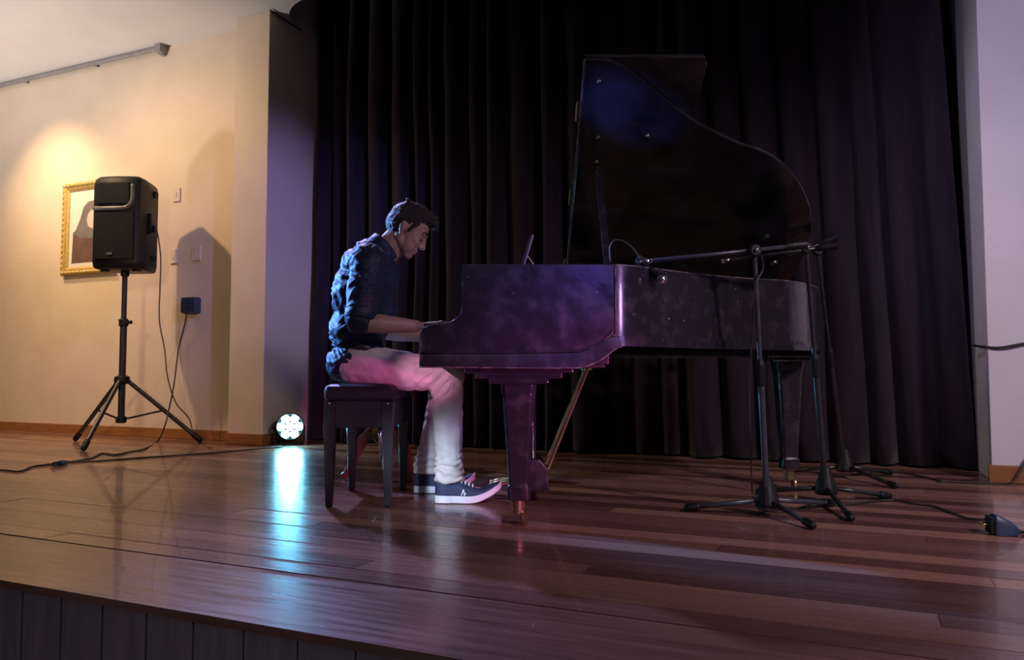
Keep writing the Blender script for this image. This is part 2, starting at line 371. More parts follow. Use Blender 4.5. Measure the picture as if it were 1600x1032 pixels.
# ------------------------------------------------------------------ things on the left wall
def conduit():
    p0 = onwall(-60, 150, WL + 0.04); p1 = onwall(252, 72, WL + 0.04); p0.z = p1.z = (p0.z + p1.z) / 2
    t = thing('wall_rail', p1, 'grey metal rail with square end block high on the cream wall', 'rail')
    MB().tube([p0, p1], 0.022, 12).build('rail', 'grey', t, autosmooth=50)
    MB().box(p1, (0.07, 0.085, 0.10), ROT).build('end_block', 'grey', t, bevel=0.006)
    MB().box(p1 + N * -0.02 + Vector((0, 0, -0.05)), (0.05, 0.045, 0.03), ROT).build('bracket', 'grey', t, bevel=0.004)
    for q in (0.35, 0.7):
        p = p0.lerp(p1, q); MB().box(p - N * 0.025, (0.03, 0.05, 0.05), ROT).build('rail_clip', 'grey', t, bevel=0.004)
conduit()

def picture():
    a = onwall(104, 290, WL); c = onwall(102, 432, WL); e = onwall(183, 424, WL)
    s0 = wsd(a)[0]; s1 = wsd(e)[0]; z0, z1 = c.z, a.z
    t = thing('framed_picture', W((s0 + s1) / 2, WL + 0.002, z0), 'gilt framed picture of a veiled figure half hidden behind the loudspeaker', 'picture')
    fw = 0.075
    prof = [(0, 0), (0, 0.028), (0.010, 0.040), (0.026, 0.043), (0.040, 0.032), (0.056, 0.028), (fw, 0.014), (fw, 0)]
    cor = [(s0, z0), (s1, z0), (s1, z1), (s0, z1)]; inn = [(1, 1), (-1, 1), (-1, -1), (1, -1)]
    for i in range(4):
        j = (i + 1) % 4; r = []
        for q in (i, j): r.append([W(cor[q][0] + inn[q][0] * x, WL + 0.002 + h, cor[q][1] + inn[q][1] * x) for x, h in prof])
        f = MB().rings(r).build('frame_side', 'frame', t, autosmooth=30)
        o = MB(); p = Vector((cor[i][0], cor[i][1], 0)); qv = Vector((cor[j][0], cor[j][1], 0)); n = max(4, int((qv - p).length / 0.05))
        for kx in range(n):
            c2 = p.lerp(qv, (kx + 0.5) / n); dx, dz = (inn[i][0] + inn[j][0]) / 2, (inn[i][1] + inn[j][1]) / 2
            hv = i % 2 == 0
            o.ell(W(c2.x + dx * 0.022, WL + 0.042, c2.y + dz * 0.022), (0.019 if hv else 0.011, 0.008, 0.011 if hv else 0.019), ROT, 8, 6)
        o.build('leaf_ornament', 'frame', f, smooth=True)
    x0, x1, y0, y1 = s0 + fw - 0.005, s1 - fw + 0.005, z0 + fw - 0.005, z1 - fw + 0.005
    wbox(MB(), x0, x1, WL + 0.002, WL + 0.010, y0, y1).build('print', 'paper', t)
    w_, h_ = x1 - x0, y1 - y0
    def shape(name, m, pts, d): 
        MB().prism(pts, lambda a, b: W(x0 + a * w_, WL + d, y0 + b * h_), lambda a, b: W(x0 + a * w_, WL + d + 0.0012, y0 + b * h_)).build(name, m, t)
    shape('printed_robe', 'robe', [(0.08, 0.06), (0.95, 0.06), (0.95, 0.42), (0.7, 0.52), (0.3, 0.52), (0.10, 0.46)], 0.0102)
    shape('printed_veil', 'veil', [(0.09, 0.44), (0.16, 0.48), (0.26, 0.62), (0.34, 0.78), (0.44, 0.84), (0.58, 0.85), (0.72, 0.79), (0.82, 0.62), (0.92, 0.44), (0.6, 0.36), (0.3, 0.38)], 0.0116)
    shape('printed_face', 'face', [(0.46, 0.52), (0.42, 0.60), (0.45, 0.68), (0.52, 0.73), (0.60, 0.72), (0.66, 0.66), (0.65, 0.56), (0.58, 0.48)], 0.0130)
picture()

for px, py, wpx, hpx, lab, toggle in ((277, 305, 11, 21, 'small cream wall plate, the highest of three on the left wall', 0),
                                      (273, 401, 12, 22, 'cream switch plate on the left wall below the highest plate', 1),
                                      (308, 396, 13, 22, 'cream switch plate just above the dark blue socket box', 1)):
    a = onwall(px - wpx / 2, py, WL); b_ = onwall(px + wpx / 2, py, WL); c = onwall(px, py, WL); k = (a - b_).length / wpx
    t = thing('wall_plate', c, lab, 'wall plate', 'plates on the left wall')
    MB().box(c + N * 0.007, ((a - b_).length, 0.014, hpx * 0.0057), ROT).build('plate', 'plate', t, bevel=0.003)
    MB().box(c + N * 0.016, (0.02, 0.008, 0.045), ROT).build('rocker' if toggle else 'cover', 'plate', t, bevel=0.002)

pb = onwall(304, 478, WL)
t = thing('socket_box', pb, 'dark blue socket box mounted on the left wall with a hanging cord', 'socket box')
MB().box(pb + N * 0.04, (0.155, 0.08, 0.135), ROT).build('housing', 'bluebox', t, bevel=0.01)
MB().box(pb + N * 0.083 + Vector((0, 0, 0.01)), (0.11, 0.008, 0.07), ROT).build('lid', 'bluebox', t, bevel=0.003)
MB().box(pb + N * 0.083 + U * -0.03 + Vector((0, 0, -0.055)), (0.03, 0.012, 0.014), ROT).build('latch', 'greymetal', t, bevel=0.002)

# ------------------------------------------------------------------ loudspeaker on its tripod
SP = Vector((-3.10, 6.12, 0))
def speaker_stand():
    t = thing('speaker_stand', SP, 'black tripod stand carrying the loudspeaker by the cream wall', 'speaker stand')
    MB().tube([SP + Vector((0, 0, z)) for z in (0.18, 0.98)], 0.026, 14).build('lower_pole', 'blackmetal', t, autosmooth=50)
    MB().tube([SP + Vector((0, 0, z)) for z in (0.95, 1.40)], 0.020, 14).build('upper_pole', 'blackmetal', t, autosmooth=50)
    c = MB().lathe([(0.026, 0.93), (0.036, 0.94), (0.036, 0.985), (0.022, 1.0)], SP).build('collar', 'black', t, autosmooth=40)
    MB().tube([SP + Vector((0.02, -0.02, 0.96)), SP + Vector((0.075, -0.03, 0.965))], [0.008, 0.016], 10).build('knob', 'black', c, autosmooth=40)
    MB().tube([SP + Vector((-0.02, 0.02, 0.985)), SP + Vector((-0.06, 0.02, 0.99))], 0.006, 8).build('pin', 'chrome', c)
    MB().lathe([(0.027, 0.47), (0.055, 0.48), (0.06, 0.50), (0.055, 0.53), (0.027, 0.545)], SP).build('leg_hub', 'black', t, autosmooth=40)
    MB().lathe([(0.027, 0.165), (0.04, 0.17), (0.04, 0.215), (0.027, 0.22)], SP).build('brace_hub', 'black', t, autosmooth=40)
    for f in ((-3.09, 5.58), (-3.58, 6.34), (-2.52, 6.24)):
        f = Vector((f[0], f[1], 0.022)); top = SP + Vector((0, 0, 0.505)) + (f - SP).normalized() * 0.035
        top.z = 0.505; d = (f - top)
        l = MB().tube([top, top + d], 0.017, 10).build('leg', 'blackmetal', t, autosmooth=50)
        MB().capsule(f - d.normalized() * 0.06, f, 0.022, 0.022, 10).build('rubber_foot', 'black', l, smooth=True)
        MB().tube([SP + Vector((0, 0, 0.19)), top + d * 0.50], 0.008, 8).build('brace', 'blackmetal', t)
speaker_stand()

def loudspeaker():
    base = SP + Vector((0, 0, 1.37)); t = thing('loudspeaker', base, 'black plastic loudspeaker with a horn recess standing on the tripod', 'loudspeaker')
    R = Matrix.Rotation(rad(-4), 3, 'Z')          # local -y is the front of the cabinet
    H, w2, dp = 0.735, 0.19, 0.36
    def P(x, y, z): return base + R @ Vector((x, y, z)) + Vector((0.02, -0.02, 0))
    # plan outline: wide rounded front, tapering to the back
    pl = [(-w2, -0.15), (-w2 + 0.03, -0.175), (0, -0.19), (w2 - 0.03, -0.175), (w2, -0.15), (w2, -0.05), (w2 - 0.045, dp - 0.17), (w2 - 0.09, dp - 0.15), (-w2 + 0.09, dp - 0.15), (-w2 + 0.045, dp - 0.17), (-w2, -0.05)]
    rr = []
    for z, k in ((0.005, 0.90), (0.02, 0.97), (0.06, 1.0), (H * 0.5, 1.0), (H - 0.07, 1.0), (H - 0.025, 0.96), (H - 0.004, 0.86), (H, 0.70)):
        rr.append([P(x * k, y * k, z) for x, y in pl])
    cab = MB().rings(rr).build('cabinet', 'black', t, smooth=True, autosmooth=45)
    def curvey(x): return -0.19 + 0.018 * (x / w2) ** 2
    g = []
    for z in (0.075, 0.44):
        g.append([P(x, curvey(x) - 0.012, z) for x in (-0.16, -0.08, 0, 0.08, 0.16)] + [P(x, curvey(x) + 0.02, z) for x in (0.16, 0.08, 0, -0.08, -0.16)])
    gr = MB().rings(g).build('grille', 'grille', t, bevel=0.006)
    MB().box(P(-0.02, -0.205, 0.115), (0.045, 0.006, 0.022), R).build('badge', 'badge', gr, bevel=0.002)
    # horn: raised lip around a recessed dark mouth
    lip = MB()
    path = [(-0.165, 0.475), (-0.09, 0.472), (0.04, 0.472), (0.10, 0.478), (0.132, 0.51), (0.145, 0.56), (0.145, 0.66)]
    lip.tube(spline([P(x, curvey(x) - 0.006, z) for x, z in path], 6), 0.017, 10)
    lip.build('horn_lip', 'badge', t, smooth=True)
    MB().box(P(-0.015, -0.183, 0.59), (0.275, 0.03, 0.17), R).build('horn_mouth', 'grille', t, bevel=0.012)
    MB().tube([P(w2 + 0.002, -0.02, 0.30), P(w2 + 0.002, -0.02, 0.46)], 0.016, 8).build('side_handle', 'grille', t, smooth=True)
    for z in (0.12, 0.36, 0.64): MB().box(P(w2 - 0.03, 0.10, z), (0.05, 0.05, 0.05), R).build('corner_block', 'black', t, bevel=0.008)
    for x in (-0.13, 0.13): MB().box(P(x, -0.08, 0.0), (0.05, 0.05, 0.02), R).build('rubber_foot', 'black', t, bevel=0.004)
    MB().lathe([(0.028, -0.035), (0.032, -0.03), (0.032, 0.0), (0.045, 0.012)], SP + Vector((0, 0, 1.37))).build('pole_socket', 'black', t, autosmooth=40)
loudspeaker()

def cable(name, pts, r, m, label, cat='cable', k=8):
    pts = spline(pts, k)
    return tag(MB().tube(pts, r, 7).build(name, m, None, smooth=True), label, cat)
cable('speaker_cable', [at(236, 342, 6.05), at(243, 350, 6.1), at(251, 400, 6.15), at(250, 450, 6.15), at(249, 500, 6.15), at(257, 545, 6.15), at(262, 590, 6.15), at(275, 630, 6.2), at(296, 656, 6.3), fl(305, 692, 0.006), fl(330, 700, 0.006)],
      0.0055, 'cabletan', 'thin tan cable hanging down from the side of the loudspeaker')
c = cable('power_cord', [onwall(292, 488, WL + 0.05), onwall(288, 510, WL + 0.05), onwall(279, 545, WL + 0.05), at(272, 600, 6.2), at(264, 640, 6.1), at(257, 668, 6.0), fl(246, 690, 0.006), fl(225, 702, 0.006), fl(200, 707, 0.006), fl(180, 711, 0.006), fl(160, 709, 0.006), fl(140, 717, 0.006), fl(110, 722, 0.006), fl(70, 727, 0.006), fl(50, 730, 0.006), fl(30, 737, 0.006), fl(0, 735, 0.006), fl(-60, 737, 0.006)],
      0.0060, 'cable', 'dark power cord from the socket box along the floor on the left')
t = MB().tube([fl(80, 726, 0.014), fl(84, 726, 0.016), fl(99, 723, 0.016), fl(104, 722, 0.014)], [0.009, 0.015, 0.015, 0.009], 10).build('cord_connector', 'bluebox', None, smooth=True)
tag(t, 'short blue inline connector on the floor cord at the left', 'connector')
cable('floor_cable', [fl(108, 723, 0.006), fl(150, 721, 0.005), fl(230, 715, 0.005), fl(320, 709, 0.005), fl(400, 702, 0.005), fl(440, 698, 0.005)], 0.005, 'cable', 'thin cable lying across the floor towards the lit stage lamp')

# corner wire near the ceiling
cable('ceiling_wire', [W(0.02, PF + 0.02, CEIL - 0.015), W(0.024, PF - 0.05, CEIL - 0.02), W(0.022, 0.2, CEIL - 0.022), W(0.022, 0.02, CEIL - 0.02)], 0.007, 'cable', 'dark wire running along the top of the pilaster to the curtain', 'wire')

# ------------------------------------------------------------------ lit LED lamp on the floor
def led_par():
    c = at(453, 667, 6.02); base = Vector((c.x, c.y, 0)); t = thing('stage_lamp', base, 'small lit cyan LED stage lamp on the floor by the curtain', 'stage lamp')
    tgt = Vector((-0.35, 2.2, 0.50)); f = (tgt - c).normalized(); q = f.to_track_quat('Z', 'Y').to_matrix()
    MB().lathe([(0.055, -0.16), (0.085, -0.14), (0.098, -0.05), (0.102, 0.0), (0.106, 0.012), (0.098, 0.014), (0.094, 0.0)], c, q, 28).build('housing', 'black', t, autosmooth=40)
    MB().lathe([(0.094, -0.012), (0.094, -0.002)], c, q, 28).build('face_plate', 'blackmetal', t)
    spots = [(0, 0)] + [(0.068 * math.cos(rad(a)), 0.068 * math.sin(rad(a))) for a in range(0, 360, 60)]
    for x, y in spots:
        MB().lathe([(0.031, -0.001), (0.031, 0.006), (0.026, 0.012), (0.014, 0.016)], c + q @ Vector((x, y, 0)), q, 16).build('led_lens', 'lens', t, smooth=True)
    sx = q @ Vector((1, 0, 0))
    sx = Vector((f.y, -f.x, 0)).normalized()
    for sg in (-1, 1):
        a = c + sx * 0.112 * sg - f * 0.04
        MB().tube([a, Vector((a.x, a.y, 0.03)), Vector((a.x, a.y, 0.008)) - f * 0.0 - sx * 0.02 * sg], 0.008, 8).build('yoke_arm', 'blackmetal', t)
        MB().lathe([(0.014, 0), (0.016, 0.01), (0.014, 0.02)], a, sx.to_track_quat('Z', 'Y').to_matrix(), 12).build('yoke_knob', 'black', t)
    l = base - f * 0.04; MB().box((l.x, l.y, 0.006), (0.22, 0.08, 0.012), Matrix.Rotation(math.atan2(sx.y, sx.x), 3, 'Z')).build('foot_plate', 'blackmetal', t, bevel=0.003)
    sp = spot('lamp_beam', c + f * 0.03, tgt, (0.08, 0.55, 1.0), 60, 84, 0.8, 0.07); sp.location = c + f * 0.03 - base; sp.parent = t
led_par()

# ------------------------------------------------------------------ grand piano
PX0, PY0, PW = -0.33, 2.80, 1.50
def grand_piano():
    t = thing('grand_piano', Vector((PX0, PY0, 0)), 'worn black grand piano with its lid propped open', 'piano')
    ctrl = [(0.34, 0.0), (0.385, 0.004), (0.43, 0.022), (0.50, 0.07), (0.62, 0.172), (0.75, 0.275), (0.85, 0.340), (1.0, 0.42), (1.12, 0.467), (1.225, 0.530), (1.335, 0.640), (1.43, 0.785), (1.485, 0.92), (1.508, 1.05), (1.512, 1.2), (1.488, 1.36), (1.41, 1.46), (1.28, 1.50)]
    curve = [Vector((x, PY0 + y, 0)) for x, y in ctrl]; cs = spline(curve, 5)
    outer = [Vector((-0.18, PY0, 0)), Vector((0.1, PY0, 0))] + cs + [Vector((0.6, PY0 + PW, 0)), Vector((-0.18, PY0 + PW, 0))]
    def inset(pts, w):
        o = []
        for i, p in enumerate(pts):
            a = pts[max(i - 1, 0)]; b = pts[min(i + 1, len(pts) - 1)]; d = (b - a).normalized(); o.append(p + Vector((-d.y, d.x, 0)) * w)
        return o
    inn = inset(outer, 0.045)
    def ring(pts_o, pts_i, z0, z1):
        return [[p + Vector((0, 0, z0)), p + Vector((0, 0, z1)), q + Vector((0, 0, z1)), q + Vector((0, 0, z0))] for p, q in zip(pts_o, pts_i)]
    MB().rings(ring(outer, inn, 0.675, 0.968)).build('rim', 'piano', t, smooth=True, autosmooth=35)
    lo = inset(outer, -0.008)
    MB().rings(ring(lo[2:-2], inset(outer, 0.02)[2:-2], 0.668, 0.705)).build('rim_moulding', 'piano', t, smooth=True, autosmooth=35)
    # worn top edge
    MB().rings(ring(inset(outer, -0.0015), inset(outer, 0.006), 0.9655, 0.9695)).build('rim_edge', 'wear', t, smooth=True, autosmooth=35)
    # bottom and the gilded iron plate inside
    poly = [(p.x, p.y) for p in inset(outer, 0.03)]
    MB().prism(poly, lambda x, y: Vector((x, y, 0.70)), lambda x, y: Vector((x, y, 0.73))).build('soundboard', 'stoolwood', t)
    pl = [(x, y) for x, y in poly if x > -0.02]
    MB().prism(pl, lambda x, y: Vector((x, y, 0.80)), lambda x, y: Vector((x, y, 0.815))).build('iron_plate', 'gold', t)
    for k in range(5):
        a = Vector((0.10, PY0 + 0.18 + k * 0.27, 0.83)); e = Vector((0.55 + 0.2 * k, PY0 + 0.32 + k * 0.25, 0.83)); d = (e - a).normalized()
        MB().box((a + e) / 2, ((e - a).length, 0.03, 0.03), Matrix.Rotation(math.atan2(d.y, d.x), 3, 'Z')).build('plate_strut', 'gold', t, bevel=0.004)
    # cheeks: key arm in front, tall block behind, lower edge sweeping up into the rim
    prof = [(-0.335, 0.607), (-0.338, 0.66), (-0.336, 0.715), (-0.325, 0.735), (-0.30, 0.745), (-0.26, 0.750), (-0.225, 0.757), (-0.200, 0.772), (-0.186, 0.79), (-0.181, 0.83), (-0.181, 0.9685),
            (0.375, 0.9685), (0.375, 0.69), (0.36, 0.672), (0.33, 0.648), (0.29, 0.632), (0.24, 0.623), (0.1, 0.620), (-0.33, 0.607)]
    for y0, y1 in ((PY0 - 0.012, PY0 + 0.06), (PY0 + PW - 0.06, PY0 + PW + 0.012)):
        ck = MB().prism(prof, lambda x, z: Vector((x, y0, z)), lambda x, z: Vector((x, y1, z))).build('cheek', 'piano', t, bevel=0.004)
        yo = y0 if y0 < 3 else y1; sg = -1 if y0 < 3 else 1
        # bead line and the thick lower moulding that curves up at the back
        bead = [(-0.335, 0.645), (-0.1, 0.645), (0.20, 0.648), (0.26, 0.655), (0.31, 0.672), (0.345, 0.70), (0.37, 0.725)]
        MB().tube(spline([Vector((x, yo + sg * 0.001, z)) for x, z in bead], 5), 0.005, 8).build('bead', 'piano', ck, smooth=True)
        up = [(-0.335, 0.640), (-0.1, 0.640), (0.20, 0.643), (0.265, 0.652), (0.315, 0.672), (0.35, 0.698), (0.40, 0.705)]
        dn = [(-0.335, 0.592), (-0.1, 0.590), (0.20, 0.588), (0.265, 0.594), (0.325, 0.620), (0.37, 0.655), (0.40, 0.668)]
        a = spline([Vector((x, 0, z)) for x, z in up], 5); b2 = spline([Vector((x, 0, z)) for x, z in dn], 5)
        rr = [[Vector((p.x, yo + sg * 0.012, p.z)), Vector((q.x, yo + sg * 0.016, q.z)), Vector((q.x, yo - sg * 0.05, q.z)), Vector((p.x, yo - sg * 0.05, p.z))] for p, q in zip(a, b2)]
        MB().rings(rr).build('cheek_moulding', 'piano', ck, bevel=0.003)
        MB().tube([Vector((q.x, yo + sg * 0.016, q.z)) for q in b2], 0.0028, 6).build('worn_edge', 'wear', ck, smooth=True)
        MB().tube([Vector((0.377, yo + sg * 0.002, z)) for z in (0.71, 0.967)], 0.0035, 8).build('corner_bead', 'wear', ck, smooth=True)
    yc = PY0 + PW / 2
    MB().box((0.02, yc, 0.627), (0.68, PW - 0.10, 0.05)).build('keybed', 'piano', t, bevel=0.004)
    MB().box((-0.325, yc, 0.685), (0.02, PW - 0.12, 0.07)).build('key_slip', 'piano', t, bevel=0.003)
    for sg in (-1, 1): MB().box((-0.255, yc + sg * (PW / 2 - 0.095), 0.70), (0.15, 0.07, 0.11)).build('key_block', 'piano', t, bevel=0.004)
    MB().box((-0.145, yc, 0.815), (0.03, PW - 0.12, 0.19), Matrix.Rotation(rad(10), 3, 'Y')).build('fallboard', 'lid', t, bevel=0.004)
    MB().box((-0.166, yc, 0.727), (0.01, PW - 0.30, 0.006)).build('name_felt', 'felt', t)
    kw = 1.222 / 52; y0 = yc - 0.611; wm = None
    for k in range(52):
        if wm is None:
            o = MB().box((0, 0, 0), (0.150, kw - 0.001, 0.020)).build('white_key', 'ivory', t, bevel=0.0012, segs=1); wm = o.data
        else: o = link('white_key', wm, None, t)
        o.location = Vector((-0.238, y0 + (k + 0.5) * kw, 0.712)) - t.location
        if k == 0: wm.transform(Matrix.Translation(t.location))
    bmz = None
    for k in range(51):
        if (51 - k) % 7 in (2, 6): continue
        if bmz is None:
            o = MB().box((0, 0, 0), (0.095, 0.011, 0.020)).build('black_key', 'ebony', t, bevel=0.0015, segs=1); bmz = o.data; bmz.transform(Matrix.Translation(t.location))
        else: o = link('black_key', bmz, None, t)
        o.location = Vector((-0.213, y0 + (k + 1) * kw, 0.728)) - t.location
    # music desk leaning back inside the case
    a = Vector((0.02, 0, 0.94)); bt = Vector((0.085, 0, 1.155)); d = bt - a; th = math.atan2(d.x, d.z)
    md = MB().box(((a + bt) / 2) + Vector((0, yc, 0)), (0.016, 0.68, d.length), Matrix.Rotation(th, 3, 'Y')).build('music_desk', 'lid', t, bevel=0.004)
    MB().box(a + Vector((-0.02, yc, 0.0)), (0.05, 0.70, 0.014)).build('desk_ledge', 'lid', md, bevel=0.003)
    for sg in (-1, 1):
        MB().tube([Vector((0.065, yc + sg * 0.22, 1.08)), Vector((0.16, yc + sg * 0.22, 0.945))], 0.006, 8).build('desk_stay', 'blackmetal', md)
    MB().box((0.09, yc, 0.935), (0.34, PW - 0.14, 0.016)).build('desk_shelf', 'lid', t, bevel=0.003)
    # lid: hinged on the spine, front flap folded back over it
    HY = PY0 + PW - 0.0; HZ = 0.985; TH = rad(LID); c_, s_ = math.cos(TH), math.sin(TH)
    def L(x, tt, h): return Vector((x, HY - tt * c_ - h * s_, HZ + tt * s_ - h * -c_ * 1.0)) if False else Vector((x, HY - tt * c_ + h * s_, HZ + tt * s_ + h * c_))
    lid_pts = [(0.298, -0.01), (0.298, PW + 0.015)]
    lo2 = inset(cs, -0.018); lid_pts += [(p.x, HY - p.y) for p in lo2 if p.x > 0.36 or p.y > 3.5]
    lid_pts += [(1.2, -0.01)]
    ld = MB().prism(lid_pts, lambda x, tt: L(x, tt, 0), lambda x, tt: L(x, tt, 0.022)).build('lid', 'lid', t, bevel=0.003, segs=1)
    MB().prism([(0.298, -0.01), (0.298, PW + 0.015), (0.785, PW + 0.015), (0.80, PW - 0.02), (0.77, -0.01)], lambda x, tt: L(x, tt, 0.026), lambda x, tt: L(x, tt, 0.046)).build('lid_flap', 'lid', t, bevel=0.003, segs=1)
    MB().tube([L(0.296, 0.0, 0.008), L(0.296, PW + 0.012, 0.008)], 0.005, 8).build('lid_edge', 'wear', ld)
    for tt in (0.25, 0.75, 1.25): MB().tube([L(0.283, tt - 0.05, 0.024), L(0.283, tt + 0.05, 0.024)], 0.007, 8).build('flap_hinge', 'brass', ld)
    for x, tt in ((0.36, PW - 0.08), (0.60, 1.14), (0.38, 1.13), (0.385, 0.99)):
        MB().ell(L(x, tt, -0.004), (0.012, 0.012, 0.008), None, 10, 6).build('lid_buffer', 'brass', ld, smooth=True)
    p0 = Vector((0.365, PY0 + 0.075, 0.93)); p1 = L(0.395, 0.96, -0.004)
    pr = MB(); dv = (p1 - p0); R = dv.to_track_quat('Z', 'Y').to_matrix()
    pr.box((p0 + p1) / 2, (0.028, 0.018, dv.length), R).build('lid_prop', 'piano', t, bevel=0.003)
    # corbels, legs with casters
    def leg(x, y, zt, wide, first, tp=0.060, bt_=0.036):
        steps = [(wide, zt - 0.022, zt), (wide * 0.80, zt - 0.042, zt - 0.02), (wide * 0.55, zt - 0.062, zt - 0.04)] if first else [(0.26, zt - 0.03, zt), (0.20, zt - 0.05, zt - 0.03)]
        z0 = steps[-1][1]
        g = []
        for z, h in ((z0 + 0.004, tp * 1.12), (z0 - 0.03, tp * 1.08), (z0 - 0.05, tp), (0.155, bt_), (0.15, bt_ * 1.15), (0.10, bt_ * 1.2), (0.095, bt_ * 0.9)):
            ch = h * 0.75
            g.append([Vector((x + a * k, y + b * q, z)) for a, b, k, q in ((-1, -1, h, ch), (-1, -1, ch, h), (1, -1, ch, h), (1, -1, h, ch), (1, 1, h, ch), (1, 1, ch, h), (-1, 1, ch, h), (-1, 1, h, ch))])
        l = MB().rings(g).build('leg', 'piano', t, bevel=0.0025, segs=1)
        for w_, a, b in steps: MB().box((x, y, (a + b) / 2), (w_, 0.20 * (0.6 + 0.4 * w_ / steps[0][0]), b - a)).build('corbel', 'piano', l, bevel=0.005)
        MB().lathe([(0.022, 0.045), (0.024, 0.06), (0.026, 0.095), (0.03, 0.10)], (x, y, 0), None, 16).build('ferrule', 'brass', l, autosmooth=40)
        Rw = Matrix.Rotation(rad(90), 3, 'X') @ Matrix.Identity(3)
        for sg in (-1, 1):
            MB().lathe([(0.010, -0.008), (0.026, -0.008), (0.028, 0), (0.026, 0.008), (0.010, 0.008)], (x + 0.022, y + sg * 0.014, 0.0285), Matrix.Rotation(rad(70), 3, 'Z') @ Rw, 20).build('caster_wheel', 'brass', l, autosmooth=40)
        MB().tube([Vector((x, y, 0.06)), Vector((x + 0.012, y, 0.05)), Vector((x + 0.022, y, 0.03))], 0.008, 8).build('caster_fork', 'brass', l)
    leg(0.025, PY0 + 0.115, 0.592, 0.40, True)
    leg(0.025, PY0 + PW - 0.115, 0.592, 0.40, True)
    leg(1.36, PY0 + 1.0, 0.675, 0.30, False)
    # pedal lyre
    lx = 0.09
    ly = MB().box((lx, yc, 0.575), (0.15, 0.34, 0.05)).build('lyre_head', 'piano', t, bevel=0.004)
    for sg in (-1, 1):
        pts = [Vector((lx, yc + sg * y, z)) for y, z in ((0.10, 0.56), (0.085, 0.48), (0.06, 0.36), (0.075, 0.24), (0.10, 0.16))]
        MB().tube(spline(pts, 5), 0.020, 10).build('lyre_post', 'piano', ly, smooth=True)
    for sg in (-0.5, 0, 0.5): MB().tube([Vector((lx - 0.01, yc + sg * 0.05, 0.15)), Vector((lx - 0.01, yc + sg * 0.05, 0.56))], 0.005, 8).build('pedal_rod', 'chrome', ly)
    pbx = [(-0.075, 0.05), (-0.065, 0.15), (-0.03, 0.19), (0.03, 0.19), (0.065, 0.15), (0.075, 0.05)]
    MB().prism([(lx + a, z) for a, z in pbx], lambda x, z: Vector((x, yc - 0.15, z)), lambda x, z: Vector((x, yc + 0.15, z))).build('pedal_box', 'piano', ly, bevel=0.006)
    for k in (-1, 0, 1):
        y = yc + k * 0.075
        MB().tube(spline([Vector((lx - 0.07, y, 0.075)), Vector((lx - 0.13, y, 0.072)), Vector((lx - 0.17, y, 0.058)), Vector((lx - 0.195, y, 0.055))], 4), [0.010] * 6 + [0.014] * 6 + [0.010], 10).build('pedal', 'brass', ly, smooth=True)
    for sg in (-1, 1):
        a = Vector((lx + 0.07, yc + sg * 0.10, 0.14)); e = Vector((0.345, yc + sg * 0.07 , 0.59))
        MB().tube([a, e], 0.007, 8).build('lyre_brace', 'brass', t)
        MB().lathe([(0.016, -0.01), (0.02, 0.0), (0.016, 0.012)], e, None, 12).build('brace_knob', 'brass', t)
    MB().box((0.35, yc, 0.635), (0.10, 0.5, 0.09)).build('cross_beam', 'piano', t, bevel=0.004)
    for k in range(3):
        a = Vector((0.3, PY0 + 0.45 + 0.35 * k, 0.675)); e = Vector((1.2, PY0 + 0.95 + 0.12 * k, 0.675)); d = e - a
        MB().box((a + e) / 2, (d.length, 0.07, 0.06), Matrix.Rotation(math.atan2(d.y, d.x), 3, 'Z')).build('under_beam', 'piano', t, bevel=0.004)
    return t
LID = 34.0
grand_piano()

# ------------------------------------------------------------------ bench and swivel stool
def bench():
    x0, x1, y0, y1 = -0.805, -0.500, 3.27, 3.79; cx, cy = (x0 + x1) / 2, (y0 + y1) / 2
    t = thing('piano_bench', (cx, cy, 0), 'black padded piano bench the pianist sits on', 'bench')
    g = []
    for z, k in ((0.455, 0.97), (0.465, 1.0), (0.495, 1.0), (0.512, 0.96), (0.520, 0.86), (0.523, 0.6)):
        g.append([Vector((cx + sx * (x1 - x0) / 2 * k, cy + sy * (y1 - y0) / 2 * (1 - (1 - k) * 0.6), z)) for sx, sy in ((-1, -0.9), (-0.9, -1), (0.9, -1), (1, -0.9), (1, 0.9), (0.9, 1), (-0.9, 1), (-1, 0.9))])
    pad = MB().rings(g).build('seat_pad', 'leather', t, smooth=True, autosmooth=40)
    for sx, sy in ((-0.07, -0.13), (0.07, -0.13), (-0.07, 0.13), (0.07, 0.13), (0, 0)):
        MB().ell((cx + sx, cy + sy, 0.521), (0.010, 0.010, 0.004), None, 10, 6).build('button', 'leather', pad, smooth=True)
    MB().box((cx, cy, 0.395), (x1 - x0 - 0.02, y1 - y0 - 0.03, 0.12)).build('seat_frame', 'bench', t, bevel=0.006)
    for sx in (-1, 1):
        for sy in (-1, 1):
            lx, ly = cx + sx * ((x1 - x0) / 2 - 0.028), cy + sy * ((y1 - y0) / 2 - 0.03); g = []
            for z, h in ((0.45, 0.024), (0.33, 0.024), (0.012, 0.014), (0.0, 0.012)):
                g.append([Vector((lx + a * h, ly + b * h, z)) for a, b in ((-1, -1), (1, -1), (1, 1), (-1, 1))])
            MB().rings(g).build('leg', 'bench', t, bevel=0.003)
            MB().ell((lx, ly + sy * 0.024, 0.44), (0.007, 0.004, 0.007), None, 10, 6).build('screw_cap', 'chrome', t, smooth=True)
    a = at(593, 655, 3.62); b_ = at(595, 708, 3.62)
    st = MB().tube([a, b_], 0.009, 12).build('folding_stay', 'chrome', t, smooth=True)
    MB().ell(a, (0.016, 0.016, 0.016), None, 14, 10).build('stay_knob', 'chrome', st, smooth=True)
    MB().tube([b_, b_ + Vector((0.02, 0, -0.09))], 0.005, 8).build('stay_rod', 'chrome', st, smooth=True)
    MB().tube([a + Vector((0, 0, 0.0)), a + Vector((0, 0.0, 0.05))], 0.006, 8).build('stay_pin', 'chrome', st, smooth=True)
bench()

